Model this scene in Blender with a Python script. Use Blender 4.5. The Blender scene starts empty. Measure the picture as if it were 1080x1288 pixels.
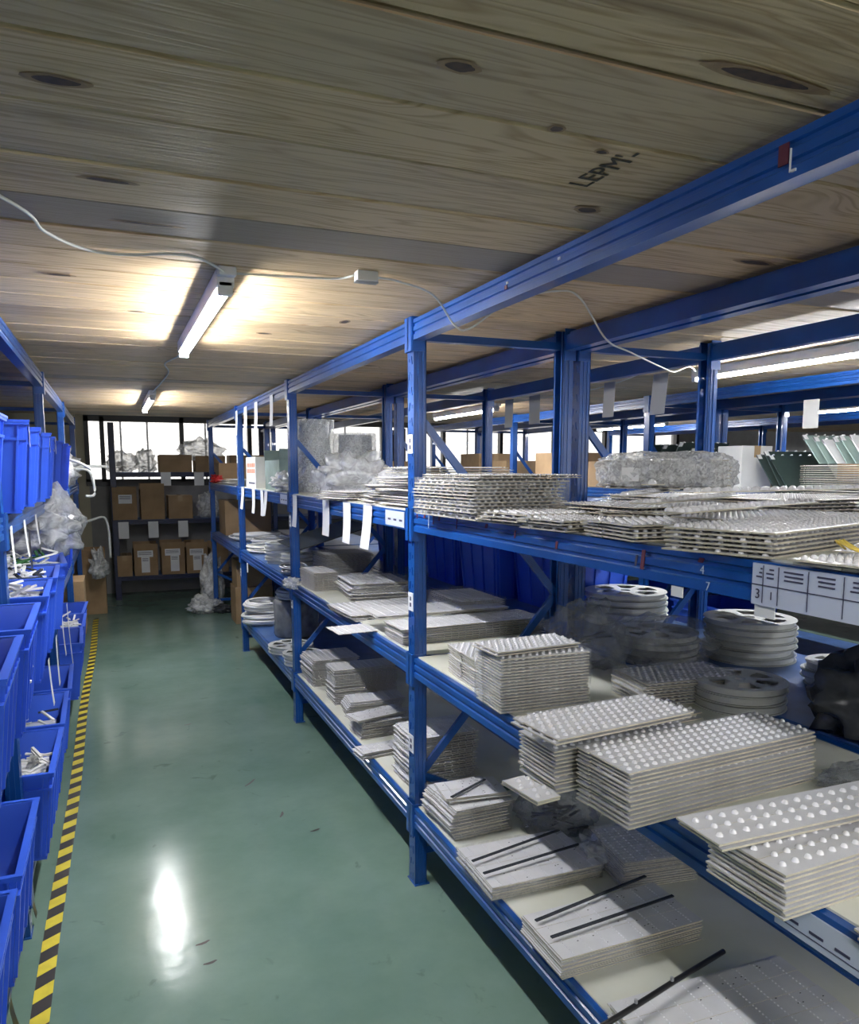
import bpy, math, random
from mathutils import Vector, Matrix, noise
S = bpy.context.scene
COL = S.collection
R = random.Random(7)

# ---------------------------------------------------------------- camera
F = 965.0
TH = math.atan(122 / F)
PS = math.atan(401 * math.cos(TH) / F)
cam = bpy.data.cameras.new('camera'); camo = bpy.data.objects.new('camera', cam); COL.objects.link(camo)
cam.sensor_fit = 'AUTO'; cam.sensor_width = 36; cam.lens = F / 1288 * 36
cam.shift_y = 68 / 1288; cam.clip_start = 0.02
camo.location = (0, 0, 1.5)
camo.rotation_euler = (math.pi / 2 - TH, 0, -PS)
S.camera = camo
# ---------------------------------------------------------------- world, exposure
S.view_settings.view_transform = 'Standard'; S.view_settings.look = 'None'
S.view_settings.gamma = 1; S.view_settings.use_curve_mapping = False
S.view_settings.exposure = 1.25
W = bpy.data.worlds.new('world'); S.world = W; W.use_nodes = True
W.node_tree.nodes['Background'].inputs[0].default_value = (1.0, 0.97, 0.92, 1)
W.node_tree.nodes['Background'].inputs[1].default_value = 1.0
LAMP = 115.0


# ---------------------------------------------------------------- materials
def mat(name, base, rough=0.5, metal=0.0, spec=0.5, var=0.0, vscale=8.0, bump=0.0, bscale=60.0, trans=0, coat=0,
        base2=None, stretch=(1, 1, 1)):
    m = bpy.data.materials.new(name); m.use_nodes = True
    nt = m.node_tree; b = nt.nodes['Principled BSDF']
    b.inputs['Base Color'].default_value = (*base, 1); b.inputs['Roughness'].default_value = rough
    b.inputs['Metallic'].default_value = metal; b.inputs['Specular IOR Level'].default_value = spec
    b.inputs['Coat Weight'].default_value = coat
    tc = nt.nodes.new('ShaderNodeTexCoord'); mp = nt.nodes.new('ShaderNodeMapping')
    nt.links.new(tc.outputs['Object'], mp.inputs[0]); mp.inputs['Scale'].default_value = stretch
    if var or base2:
        n = nt.nodes.new('ShaderNodeTexNoise'); n.inputs['Scale'].default_value = vscale; n.inputs['Detail'].default_value = 5
        nt.links.new(mp.outputs[0], n.inputs[0])
        r = nt.nodes.new('ShaderNodeValToRGB'); nt.links.new(n.outputs[0], r.inputs[0])
        b2 = base2 or tuple(c * (1 - var) for c in base)
        r.color_ramp.elements[0].position = 0.38; r.color_ramp.elements[1].position = 0.62
        r.color_ramp.elements[0].color = (*b2, 1); r.color_ramp.elements[1].color = (*base, 1)
        nt.links.new(r.outputs[0], b.inputs['Base Color'])
    if bump:
        n2 = nt.nodes.new('ShaderNodeTexNoise'); n2.inputs['Scale'].default_value = bscale; n2.inputs['Detail'].default_value = 3
        nt.links.new(mp.outputs[0], n2.inputs[0])
        bp = nt.nodes.new('ShaderNodeBump'); bp.inputs['Strength'].default_value = bump; bp.inputs['Distance'].default_value = 0.004
        nt.links.new(n2.outputs[0], bp.inputs['Height']); nt.links.new(bp.outputs[0], b.inputs['Normal'])
    return m


def film(name, alpha, col=(0.85, 0.87, 0.88), rough=0.12, bscale=30, contrast=0.25):
    """thin plastic film: mostly clear, milky where the noise folds it"""
    m = bpy.data.materials.new(name); m.use_nodes = True; nt = m.node_tree
    b = nt.nodes['Principled BSDF']; out = nt.nodes['Material Output']
    b.inputs['Base Color'].default_value = (*col, 1); b.inputs['Roughness'].default_value = rough
    b.inputs['Specular IOR Level'].default_value = 0.8
    tr = nt.nodes.new('ShaderNodeBsdfTransparent'); mx = nt.nodes.new('ShaderNodeMixShader')
    tc = nt.nodes.new('ShaderNodeTexCoord')
    n = nt.nodes.new('ShaderNodeTexNoise'); n.inputs['Scale'].default_value = bscale; n.inputs['Detail'].default_value = 4
    n.inputs['Distortion'].default_value = 1.5
    nt.links.new(tc.outputs['Object'], n.inputs[0])
    mr = nt.nodes.new('ShaderNodeMapRange'); mr.inputs[1].default_value = 0.35; mr.inputs[2].default_value = 0.7
    mr.inputs[3].default_value = alpha; mr.inputs[4].default_value = min(1, alpha + contrast)
    nt.links.new(n.outputs[0], mr.inputs[0]); nt.links.new(mr.outputs[0], mx.inputs[0])
    nt.links.new(tr.outputs[0], mx.inputs[1]); nt.links.new(b.outputs[0], mx.inputs[2]); nt.links.new(mx.outputs[0], out.inputs[0])
    bp = nt.nodes.new('ShaderNodeBump'); bp.inputs['Strength'].default_value = 0.9; bp.inputs['Distance'].default_value = 0.01
    nt.links.new(n.outputs[0], bp.inputs['Height']); nt.links.new(bp.outputs[0], b.inputs['Normal'])
    return m


def emis(name, col, s):
    m = bpy.data.materials.new(name); m.use_nodes = True
    b = m.node_tree.nodes['Principled BSDF']; b.inputs['Base Color'].default_value = (.8, .8, .8, 1)
    b.inputs['Emission Color'].default_value = (*col, 1); b.inputs['Emission Strength'].default_value = s
    return m


M = {}
M['blue'] = mat('blue_paint', (0.007, 0.085, 0.36), 0.30, spec=0.55, var=0.28, vscale=5, bump=0.08, bscale=40, coat=0.25)
M['blue_far'] = mat('blue_paint_worn', (0.010, 0.06, 0.33), 0.4, var=0.35, vscale=7)
M['deck'] = mat('white_shelf_board', (0.72, 0.73, 0.66), 0.4, base2=(0.62, 0.62, 0.52), vscale=3, bump=0.05)
M['deckblue'] = mat('blue_steel_shelf', (0.06, 0.14, 0.36), 0.35, var=0.3)
M['crate'] = mat('blue_crate_plastic', (0.035, 0.12, 0.72), 0.32, spec=0.5, var=0.12, vscale=4, bump=0.04)
M['pcb'] = mat('white_board_face', (0.68, 0.68, 0.70), 0.33, var=0.10, vscale=10)
M['edge'] = mat('board_edge', (0.60, 0.56, 0.44), 0.5, var=0.2, vscale=30)
M['lens'] = mat('clear_lens', (0.82, 0.82, 0.85), 0.10, spec=0.8)
M['seam'] = mat('dark_chip', (0.05, 0.05, 0.06), 0.4)
M['card'] = mat('cardboard', (0.36, 0.24, 0.13), 0.8, base2=(0.29, 0.19, 0.10), vscale=6, bump=0.1)
M['tape'] = mat('packing_tape', (0.42, 0.30, 0.17), 0.25)
M['paper'] = mat('paper', (0.78, 0.79, 0.80), 0.6, var=0.06)
M['greypaper'] = mat('grey_card', (0.33, 0.33, 0.32), 0.7)
M['ink'] = mat('ink', (0.05, 0.05, 0.10), 0.6)
M['stamp'] = mat('wood_stamp_ink', (0.06, 0.05, 0.035), 0.8)
M['white'] = mat('white_plastic', (0.76, 0.76, 0.74), 0.35, var=0.08)
M['reel'] = mat('reel_plastic', (0.60, 0.62, 0.60), 0.35, var=0.12, vscale=12)
M['cable'] = mat('cable_sheath', (0.62, 0.62, 0.58), 0.5)
M['black'] = mat('black_paint', (0.012, 0.012, 0.014), 0.4)
M['steel'] = mat('galvanised_steel', (0.45, 0.46, 0.48), 0.35, metal=0.7)
M['dark'] = mat('dark_grey_film', (0.05, 0.055, 0.065), 0.25, var=0.3, vscale=30, bump=0.6, bscale=25)
M['film'] = film('stretch_film', 0.05, contrast=0.22)
M['bag'] = film('plastic_bag', 0.34, rough=0.22, bscale=16, contrast=0.4)
M['bubble'] = film('bubble_wrap', 0.30, rough=0.12, bscale=70, contrast=0.55)
M['greybag'] = film('dusty_bag', 0.22, col=(0.35, 0.38, 0.42), rough=0.2, bscale=22, contrast=0.3)
M['greywrap'] = mat('grey_wrap', (0.20, 0.21, 0.22), 0.2, var=0.4, vscale=14, bump=0.5, bscale=18)
M['glassy'] = mat('green_glass_sheet', (0.30, 0.40, 0.37), 0.15, var=0.2)
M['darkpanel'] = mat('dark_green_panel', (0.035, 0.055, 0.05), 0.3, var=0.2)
M['red'] = mat('red_plastic', (0.5, 0.02, 0.02), 0.4)
M['orange'] = mat('orange_print', (0.55, 0.20, 0.10), 0.5)
M['green'] = mat('green_cloth', (0.03, 0.14, 0.04), 0.8)
M['yellow'] = mat('yellow_tape', (0.72, 0.60, 0.04), 0.45, var=0.15, vscale=20)
M['tapeblack'] = mat('black_tape', (0.025, 0.022, 0.02), 0.45)
M['cream'] = mat('cream_wall', (0.50, 0.47, 0.36), 0.8, bump=0.05)
M['grey'] = mat('grey_wall', (0.30, 0.30, 0.30), 0.85, var=0.1)
M['concrete'] = mat('concrete', (0.25, 0.25, 0.24), 0.9, var=0.15)
M['tube'] = emis('lit_tube', (0.98, 0.985, 1.0), LAMP)
M['label'] = mat('pale_label', (0.55, 0.60, 0.72), 0.3)


def wood():
    m = bpy.data.materials.new('pine_planks'); m.use_nodes = True; nt = m.node_tree; L = nt.links; N = nt.nodes
    b = N['Principled BSDF']; b.inputs['Roughness'].default_value = 0.55; b.inputs['Specular IOR Level'].default_value = 0.35
    tc = N.new('ShaderNodeTexCoord'); geo = N.new('ShaderNodeNewGeometry')
    at = N.new('ShaderNodeAttribute'); at.attribute_name = 'plank'
    off = N.new('ShaderNodeVectorMath'); off.operation = 'MULTIPLY_ADD'
    L.new(at.outputs['Color'], off.inputs[0]); off.inputs[1].default_value = (37, 0, 11); L.new(tc.outputs['Object'], off.inputs[2])
    # knots bend the grain
    vmap = N.new('ShaderNodeMapping'); vmap.inputs['Scale'].default_value = (1.5, 3.6, 1); L.new(off.outputs[0], vmap.inputs[0])
    vo = N.new('ShaderNodeTexVoronoi'); vo.inputs['Scale'].default_value = 1.0; L.new(vmap.outputs[0], vo.inputs[0])
    kn = N.new('ShaderNodeMapRange'); kn.inputs[1].default_value = 0.0; kn.inputs[2].default_value = 0.35; kn.inputs[3].default_value = 1; kn.inputs[4].default_value = 0
    kn.interpolation_type = 'SMOOTHSTEP'; L.new(vo.outputs['Distance'], kn.inputs[0])
    gm = N.new('ShaderNodeMapping'); gm.inputs['Scale'].default_value = (0.9, 14, 1); L.new(off.outputs[0], gm.inputs[0])
    add = N.new('ShaderNodeVectorMath'); add.operation = 'ADD'; cx = N.new('ShaderNodeCombineXYZ'); L.new(kn.outputs[0], cx.inputs[1])
    L.new(gm.outputs[0], add.inputs[0]); L.new(cx.outputs[0], add.inputs[1])
    g = N.new('ShaderNodeTexNoise'); g.inputs['Scale'].default_value = 1.6; g.inputs['Detail'].default_value = 2.5; g.inputs['Distortion'].default_value = 0.4
    L.new(add.outputs[0], g.inputs[0])
    wv = N.new('ShaderNodeMath'); wv.operation = 'MULTIPLY'; wv.inputs[1].default_value = 17; L.new(g.outputs[0], wv.inputs[0])
    fr = N.new('ShaderNodeMath'); fr.operation = 'PINGPONG'; fr.inputs[1].default_value = 1; L.new(wv.outputs[0], fr.inputs[0])
    r = N.new('ShaderNodeValToRGB'); L.new(fr.outputs[0], r.inputs[0])
    e = r.color_ramp.elements; e[0].position = 0; e[0].color = (0.51, 0.355, 0.19, 1); e[1].position = 0.6; e[1].color = (0.73, 0.56, 0.345, 1)
    # per plank tint
    mu = N.new('ShaderNodeMix'); mu.data_type = 'RGBA'; mu.blend_type = 'MULTIPLY'; mu.inputs[0].default_value = 1
    L.new(r.outputs[0], mu.inputs[6])
    tr = N.new('ShaderNodeValToRGB'); sx = N.new('ShaderNodeSeparateColor'); L.new(at.outputs['Color'], sx.inputs[0]); L.new(sx.outputs[0], tr.inputs[0])
    tr.color_ramp.elements[0].color = (0.80, 0.78, 0.76, 1); tr.color_ramp.elements[1].color = (1.1, 1.08, 1.05, 1)
    L.new(tr.outputs[0], mu.inputs[7])
    # grey plank (attribute green channel)
    gr = N.new('ShaderNodeMix'); gr.data_type = 'RGBA'; L.new(sx.outputs[1], gr.inputs[0]); L.new(mu.outputs[2], gr.inputs[6]); gr.inputs[7].default_value = (0.30, 0.25, 0.20, 1)
    # knots
    kc = N.new('ShaderNodeMapRange'); kc.inputs[1].default_value = 0.03; kc.inputs[2].default_value = 0.085; kc.inputs[3].default_value = 0.9; kc.inputs[4].default_value = 0
    L.new(vo.outputs['Distance'], kc.inputs[0])
    # only some cells hold a knot
    vs = N.new('ShaderNodeSeparateColor'); L.new(vo.outputs['Color'], vs.inputs[0])
    gt = N.new('ShaderNodeMath'); gt.operation = 'GREATER_THAN'; gt.inputs[1].default_value = 0.62; L.new(vs.outputs[0], gt.inputs[0])
    km = N.new('ShaderNodeMath'); km.operation = 'MULTIPLY'; L.new(kc.outputs[0], km.inputs[0]); L.new(gt.outputs[0], km.inputs[1])
    k2 = N.new('ShaderNodeMix'); k2.data_type = 'RGBA'; L.new(km.outputs[0], k2.inputs[0]); L.new(gr.outputs[2], k2.inputs[6]); k2.inputs[7].default_value = (0.06, 0.03, 0.015, 1)
    # dark weathered streaks
    sm = N.new('ShaderNodeMapping'); sm.inputs['Scale'].default_value = (0.7, 8, 1); L.new(off.outputs[0], sm.inputs[0])
    sn = N.new('ShaderNodeTexNoise'); sn.inputs['Scale'].default_value = 1.3; sn.inputs['Detail'].default_value = 6; L.new(sm.outputs[0], sn.inputs[0])
    sr = N.new('ShaderNodeMapRange'); sr.inputs[1].default_value = 0.6; sr.inputs[2].default_value = 0.75; sr.inputs[3].default_value = 0; sr.inputs[4].default_value = 0.7
    L.new(sn.outputs[0], sr.inputs[0])
    k3 = N.new('ShaderNodeMix'); k3.data_type = 'RGBA'; L.new(sr.outputs[0], k3.inputs[0]); L.new(k2.outputs[2], k3.inputs[6]); k3.inputs[7].default_value = (0.13, 0.075, 0.04, 1)
    L.new(k3.outputs[2], b.inputs['Base Color'])
    bp = N.new('ShaderNodeBump'); bp.inputs['Strength'].default_value = 0.15; bp.inputs['Distance'].default_value = 0.003
    L.new(fr.outputs[0], bp.inputs['Height']); L.new(bp.outputs[0], b.inputs['Normal'])
    return m


def floor_mat():
    m = bpy.data.materials.new('green_epoxy_floor'); m.use_nodes = True; nt = m.node_tree; L = nt.links; N = nt.nodes
    b = N['Principled BSDF']; tc = N.new('ShaderNodeTexCoord')
    n = N.new('ShaderNodeTexNoise'); n.inputs['Scale'].default_value = 1.3; n.inputs['Detail'].default_value = 8; n.inputs['Roughness'].default_value = 0.65
    L.new(tc.outputs['Object'], n.inputs[0])
    r = N.new('ShaderNodeValToRGB'); L.new(n.outputs[0], r.inputs[0]); e = r.color_ramp.elements
    e[0].position = 0.3; e[0].color = (0.11, 0.19, 0.15, 1); e[1].position = 0.7; e[1].color = (0.19, 0.28, 0.235, 1)
    # dark scuffs
    n2 = N.new('ShaderNodeTexNoise'); n2.inputs['Scale'].default_value = 7; n2.inputs['Detail'].default_value = 6; n2.inputs['Distortion'].default_value = 1.0
    L.new(tc.outputs['Object'], n2.inputs[0])
    s = N.new('ShaderNodeMapRange'); s.inputs[1].default_value = 0.66; s.inputs[2].default_value = 0.75; s.inputs[3].default_value = 0; s.inputs[4].default_value = 0.6
    L.new(n2.outputs[0], s.inputs[0])
    mx = N.new('ShaderNodeMix'); mx.data_type = 'RGBA'; L.new(s.outputs[0], mx.inputs[0]); L.new(r.outputs[0], mx.inputs[6]); mx.inputs[7].default_value = (0.06, 0.10, 0.08, 1)
    L.new(mx.outputs[2], b.inputs['Base Color'])
    rr = N.new('ShaderNodeMapRange'); rr.inputs[1].default_value = 0.3; rr.inputs[2].default_value = 0.7; rr.inputs[3].default_value = 0.12; rr.inputs[4].default_value = 0.20
    L.new(n.outputs[0], rr.inputs[0]); L.new(rr.outputs[0], b.inputs['Roughness'])
    b.inputs['Specular IOR Level'].default_value = 0.24
    n3 = N.new('ShaderNodeTexNoise'); n3.inputs['Scale'].default_value = 9; n3.inputs['Detail'].default_value = 4
    L.new(tc.outputs['Object'], n3.inputs[0])
    bp = N.new('ShaderNodeBump'); bp.inputs['Strength'].default_value = 0.12; bp.inputs['Distance'].default_value = 0.01
    L.new(n3.outputs[0], bp.inputs['Height']); L.new(bp.outputs[0], b.inputs['Normal'])
    return m


M['wood'] = wood(); M['floor'] = floor_mat()


# ---------------------------------------------------------------- mesh helpers
class MB:
    def __init__(s): s.v = []; s.f = []; s.m = []; s.mats = []; s.sm = []

    def mi(s, k):
        if k not in s.mats: s.mats.append(k)
        return s.mats.index(k)

    def add(s, vs, fs, k, X=None, smooth=False):
        o = len(s.v)
        s.v += [tuple(X @ Vector(p)) if X is not None else tuple(p) for p in vs]
        i = s.mi(k)
        for f in fs: s.f.append([o + q for q in f]); s.m.append(i); s.sm.append(smooth)

    def box(s, a, b, k, X=None):
        x0, y0, z0 = a; x1, y1, z1 = b
        s.add([(x0, y0, z0), (x1, y0, z0), (x1, y1, z0), (x0, y1, z0), (x0, y0, z1), (x1, y0, z1), (x1, y1, z1), (x0, y1, z1)],
              [(0, 3, 2, 1), (4, 5, 6, 7), (0, 1, 5, 4), (1, 2, 6, 5), (2, 3, 7, 6), (3, 0, 4, 7)], k, X)

    def hexa(s, p, k):
        s.add(p, [(0, 3, 2, 1), (4, 5, 6, 7), (0, 1, 5, 4), (1, 2, 6, 5), (2, 3, 7, 6), (3, 0, 4, 7)], k)

    def bar(s, a, b, w, h, k):
        a = Vector(a); b = Vector(b); d = (b - a).normalized()
        u = d.cross(Vector((0, 0, 1)))
        u = Vector((1, 0, 0)) if u.length < 1e-3 else u.normalized()
        v = d.cross(u); u *= w / 2; v *= h / 2
        s.hexa([a - u - v, a + u - v, a + u + v, a - u + v, b - u - v, b + u - v, b + u + v, b - u + v], k)

    def tube(s, pts, r, k, n=8, closed=False):
        pts = [Vector(p) for p in pts]; m = len(pts); vs = []; fs = []
        for i, p in enumerate(pts):
            d = (pts[(i + 1) % m] - pts[i - 1]) if closed else (pts[min(i + 1, m - 1)] - pts[max(i - 1, 0)])
            d = d.normalized() if d.length > 1e-9 else Vector((0, 0, 1))
            u = d.cross(Vector((0, 0, 1))); u = d.cross(Vector((1, 0, 0))) if u.length < 1e-2 else u
            u.normalize(); v = d.cross(u)
            for j in range(n):
                a = 2 * math.pi * j / n; vs.append(p + (u * math.cos(a) + v * math.sin(a)) * r)
        for i in range(m if closed else m - 1):
            for j in range(n):
                i2 = (i + 1) % m
                fs.append((i * n + j, i * n + (j + 1) % n, i2 * n + (j + 1) % n, i2 * n + j))
        if not closed: fs += [tuple(range(n))[::-1], tuple((m - 1) * n + j for j in range(n))]
        s.add(vs, fs, k, None, True)

    def lathe(s, prof, k, n=32, X=None, smooth=False):
        vs = []; fs = []; m = len(prof)
        for i in range(n):
            a = 2 * math.pi * i / n
            for r, z in prof: vs.append((r * math.cos(a), r * math.sin(a), z))
        for i in range(n):
            i2 = (i + 1) % n
            for j in range(m - 1): fs.append((i * m + j, i2 * m + j, i2 * m + j + 1, i * m + j + 1))
        s.add(vs, fs, k, X, smooth)

    def extrude_y(s, prof, y0, y1, k):
        n = len(prof); vs = [(x, y0, z) for x, z in prof] + [(x, y1, z) for x, z in prof]
        fs = [tuple(range(n)), tuple(range(n, 2 * n))[::-1]] + [(i, i + n, (i + 1) % n + n, (i + 1) % n) for i in range(n)]
        s.add(vs, fs, k)

    def mesh(s, name):
        me = bpy.data.meshes.new(name); me.from_pydata(s.v, [], s.f)
        for k in s.mats: me.materials.append(M[k])
        me.polygons.foreach_set('material_index', s.m); me.polygons.foreach_set('use_smooth', s.sm)
        me.update(); return me

    def build(s, name, parent=None, loc=(0, 0, 0), rz=0, bevel=0):
        return put(name, s.mesh(name), parent, loc, rz, bevel)


def put(name, me, parent=None, loc=(0, 0, 0), rz=0, bevel=0):
    o = bpy.data.objects.new(name, me); COL.objects.link(o); o.location = loc; o.rotation_euler = (0, 0, rz)
    if parent: o.parent = parent
    if bevel:
        b = o.modifiers.new('bevel', 'BEVEL'); b.width = bevel; b.segments = 2; b.limit_method = 'ANGLE'
    return o


def tag(o, label, cat, group=None, kind=None):
    o['label'] = label; o['category'] = cat
    if group: o['group'] = group
    if kind: o['kind'] = kind
    return o


def empty(name, label, cat, loc=(0, 0, 0), rz=0, group=None):
    o = bpy.data.objects.new(name, None); COL.objects.link(o); o.location = loc; o.rotation_euler = (0, 0, rz)
    o.empty_display_size = 0.05
    return tag(o, label, cat, group)


def struct(o): o['kind'] = 'structure'; return o


# ---------------------------------------------------------------- room shell
XL, XR, YN, YF = -1.9, 9.0, -4.0, 9.98
b = MB(); b.box((XL, YN, -0.1), (XR, YF + .15, 0), 'floor'); struct(b.build('floor'))
b = MB(); b.box((XL - .15, YN, 0), (XL, YF + .15, 4), 'grey'); struct(b.build('wall_left'))
b = MB(); b.box((XR, YN, 0), (XR + .15, YF + .15, 4), 'grey'); struct(b.build('wall_right'))
b = MB(); b.box((XL - .15, YN - .15, 0), (XR + .15, YN, .9), 'grey'); b.box((XL - .15, YN - .15, 3.4), (XR + .15, YN, 4), 'grey')
for xa, xb in ((XL - .15, XL + .3), (3.0, 3.4), (8.4, XR + .15)): b.box((xa, YN - .15, .9), (xb, YN, 3.4), 'grey'); struct(b.build('wall_front'))

WX0, WX1, WZ0, WZ1 = -0.24, 8.4, 1.35, 2.12
b = MB()
b.box((WX0, YF, 0), (WX1, YF + .15, WZ0), 'grey'); b.box((WX0, YF, WZ1), (WX1, YF + .15, 4), 'grey')
b.box((XL, YF, 0), (WX0, YF + .15, 4), 'cream'); b.box((WX1, YF, 0), (XR, YF + .15, 4), 'grey')
struct(b.build('wall_back'))
b = MB(); b.box((XL - .15, YN - .15, 4), (XR + .15, YF + .15, 4.1), 'concrete'); struct(b.build('ceiling'))
b = MB(); b.box((-.95, 9.62, 0), (-.36, YF, 4), 'cream'); struct(b.build('trim_1'))

# ribbon window in the back wall
wf = MB()
wf.box((WX0 - .03, YF - .03, WZ0 - .05), (WX1, YF + .05, WZ0 + .03), 'black'); wf.box((WX0 - .03, YF - .03, WZ1 - .06), (WX1, YF + .05, WZ1 + .03), 'black')
for x in [WX0 - .03, -.10, .80, 1.62, 2.5, 3.4, 4.3, 5.2, 6.1, 7.0, 7.9, WX1 - .04]: wf.box((x, YF - .03, WZ0), (x + .05, YF + .05, WZ1), 'black')
wo = struct(wf.build('window_1'))
gl = MB(); gl.box((WX0, YF + .02, WZ0), (WX1, YF + .026, WZ1), 'film'); gl.build('window_pane', wo)
fr = MB()
for x in [.12, .42, 1.1, 1.95, 2.9, 3.8, 4.7]: fr.box((x, YF + .03, WZ0), (x + .022, YF + .05, WZ1), 'steel')
fr.build('window_bar', wo)

# unseen windows added in the front wall behind the viewer, for daylight fill
for i, (xa, xb) in enumerate(((XL + .3, 3.0), (3.4, 8.4))):
    b = MB(); n = 5
    for q in range(n + 1): b.box((xa + (xb - xa - .05) * q / n, YN - .10, .9), (xa + (xb - xa - .05) * q / n + .05, YN - .04, 3.4), 'black')
    b.box((xa, YN - .10, .9), (xb, YN - .04, .95), 'black'); b.box((xa, YN - .10, 3.35), (xb, YN - .04, 3.4), 'black')
    wn = struct(b.build('window_%d' % (i + 2)))
    la = bpy.data.lights.new('fill_daylight_portal', 'AREA'); la.shape = 'RECTANGLE'; la.size = xb - xa; la.size_y = 2.5; la.cycles.is_portal = True
    lo = bpy.data.objects.new('fill_daylight_portal', la); COL.objects.link(lo); lo.location = ((xa + xb) / 2, YN - .01, 2.15); lo.rotation_euler = (-math.pi / 2, 0, 0)

# mezzanine deck of pine planks: the ceiling over the aisles
ys = [-1.6]
while ys[-1] < .6: ys.append(ys[-1] + .19)
ys = [y for y in ys if y < .64] + [.665, .86, 1.055, 1.245, 1.45, 1.65, 1.83, 2.02]
while ys[-1] < 7.75: ys.append(ys[-1] + R.uniform(.165, .2))
pl = MB(); cols = []
for i in range(len(ys) - 1):
    gp = R.choice((.0012, .002, .0035)); y0, y1 = ys[i] + gp, ys[i + 1] - .0015; dz = R.uniform(0, .003)
    xs = [XL + .02, 2.25 + R.uniform(-.3, .5), 5.6 + R.uniform(-.4, .4), XR - .02]
    for j in range(3):
        n0 = len(pl.v); x0, x1 = xs[j] + .001, xs[j + 1] - .001; c = .004
        pl.extrude_y([(0, 0)] * 0 or [(x0, 2.0 + dz), (x1, 2.0 + dz), (x1, 2.035), (x0, 2.035)], y0 + c, y1 - c, 'wood')
        # chamfered long edges
        pl.hexa([(x0, y0, 2.004 + dz), (x1, y0, 2.004 + dz), (x1, y0 + c, 2.0 + dz), (x0, y0 + c, 2.0 + dz), (x0, y0, 2.035), (x1, y0, 2.035), (x1, y0 + c, 2.035), (x0, y0 + c, 2.035)], 'wood')
        pl.hexa([(x0, y1 - c, 2.0 + dz), (x1, y1 - c, 2.0 + dz), (x1, y1, 2.004 + dz), (x0, y1, 2.004 + dz), (x0, y1 - c, 2.035), (x1, y1 - c, 2.035), (x1, y1, 2.035), (x0, y1, 2.035)], 'wood')
        g = 0.85 if abs(ys[i] - 1.65) < .01 else (0.35 if R.random() < .15 else 0.0)
        c3 = (R.random(), g, R.random(), 1)
        cols += [c3] * (len(pl.v) - n0)
M['knot'] = mat('wood_knot', (0.07, 0.035, 0.018), 0.6, base2=(0.03, 0.015, 0.01), vscale=60)
M['knotring'] = mat('wood_knot_ring', (0.26, 0.16, 0.08), 0.6, base2=(0.36, 0.24, 0.12), vscale=40)
M['edge_glow'] = mat('painted_edge_glow', (0.62, 0.36, 0.17), 0.5)  # pale orange strips paint a light glow along plank edges
for kx, ky, ka, kb in [(.43, .939, .020, .011), (.634, 1.045, .010, .008), (.88, 1.332, .020, .012), (-.042, 1.17, .030, .010), (.80, .815, .075, .010), (.765, 2.615, .012, .022), (1.476, 1.50, .045, .014), (.745, 1.09, .010, .005),
                       (.10, 1.75, .05, .006), (.33, 2.3, .02, .006), (-.1, 2.28, .03, .008), (1.05, 1.95, .03, .008), (.55, 2.95, .02, .012), (.1, 2.7, .02, .008), (.02, 1.52, .035, .008)]:
    for e, kk, zz in ((1.5, 'knotring', 1.9997), (1.0, 'knot', 1.9993)):
        n = 18; vs = []
        for q in range(n):
            a = 2 * math.pi * q / n; w_ = 1 + .22 * noise.noise(Vector((math.cos(a) * 1.5 + kx * 9, math.sin(a) * 1.5, ky * 7)))
            vs.append((kx + ka * e * w_ * math.cos(a), ky + kb * e * w_ * math.sin(a), zz))
        n0 = len(pl.v); pl.add(vs, [tuple(range(n))[::-1]], kk); cols += [(0, 0, 0, 1)] * (len(pl.v) - n0)
n0 = len(pl.v); pl.add([(.15, .8595, 1.9996), (.80, .8595, 1.9996), (.80, .8645, 1.9996), (.15, .8635, 1.9996)], [(3, 2, 1, 0)], 'edge_glow')
pl.add([(-.3, 1.8305, 1.9996), (.12, 1.8305, 1.9996), (.12, 1.834, 1.9996), (-.3, 1.834, 1.9996)], [(3, 2, 1, 0)], 'edge_glow'); cols += [(0, 0, 0, 1)] * (len(pl.v) - n0)
me = pl.mesh('ceiling_planks')
ca = me.color_attributes.new('plank', 'FLOAT_COLOR', 'POINT')
ca.data.foreach_set('color', [x for c in cols for x in c])
struct(put('ceiling', me))

# faded stencil stamp on one plank, with two nail marks and knots
def text(name, s, size, loc, rot, k, parent=None, ext=0.0003):
    cu = bpy.data.curves.new(name, 'FONT'); cu.body = s; cu.size = size; cu.extrude = ext; cu.align_x = 'CENTER'; cu.align_y = 'CENTER'
    t = bpy.data.objects.new(name, cu); COL.objects.link(t)
    dg = bpy.context.evaluated_depsgraph_get(); me = bpy.data.meshes.new_from_object(t.evaluated_get(dg))
    bpy.data.objects.remove(t); me.materials.clear(); me.materials.append(M[k])
    o = bpy.data.objects.new(name, me); COL.objects.link(o); o.location = loc; o.rotation_euler = rot
    if parent: o.parent = parent
    return o


o = text('stamp_mark', "LEPM'-", 0.058, (.795, 1.15, 1.9995), (math.pi, 0, math.radians(-88)), 'stamp'); o['kind'] = 'structure'; o.name = 'trim_2'

# hazard tape on the floor
b = MB(); y = 1.7; i = 0
while y < 8.3:
    x = -.272 + .045 * (y - 2) / 6 + .006 * math.sin(y * 2.1); w = .05; sk = .035
    x2 = x + .0075 * .068
    b.add([(x, y, .0012), (x + w, y + sk, .0012), (x + w, y + sk + .0635, .0012), (x, y + .0635, .0012)], [(0, 1, 2, 3)], 'yellow' if i % 2 else 'tapeblack')
    y += .063; i += 1
tag(b.build('floor_tape'), 'yellow and black striped hazard tape along the left edge of the green floor', 'tape')


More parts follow.
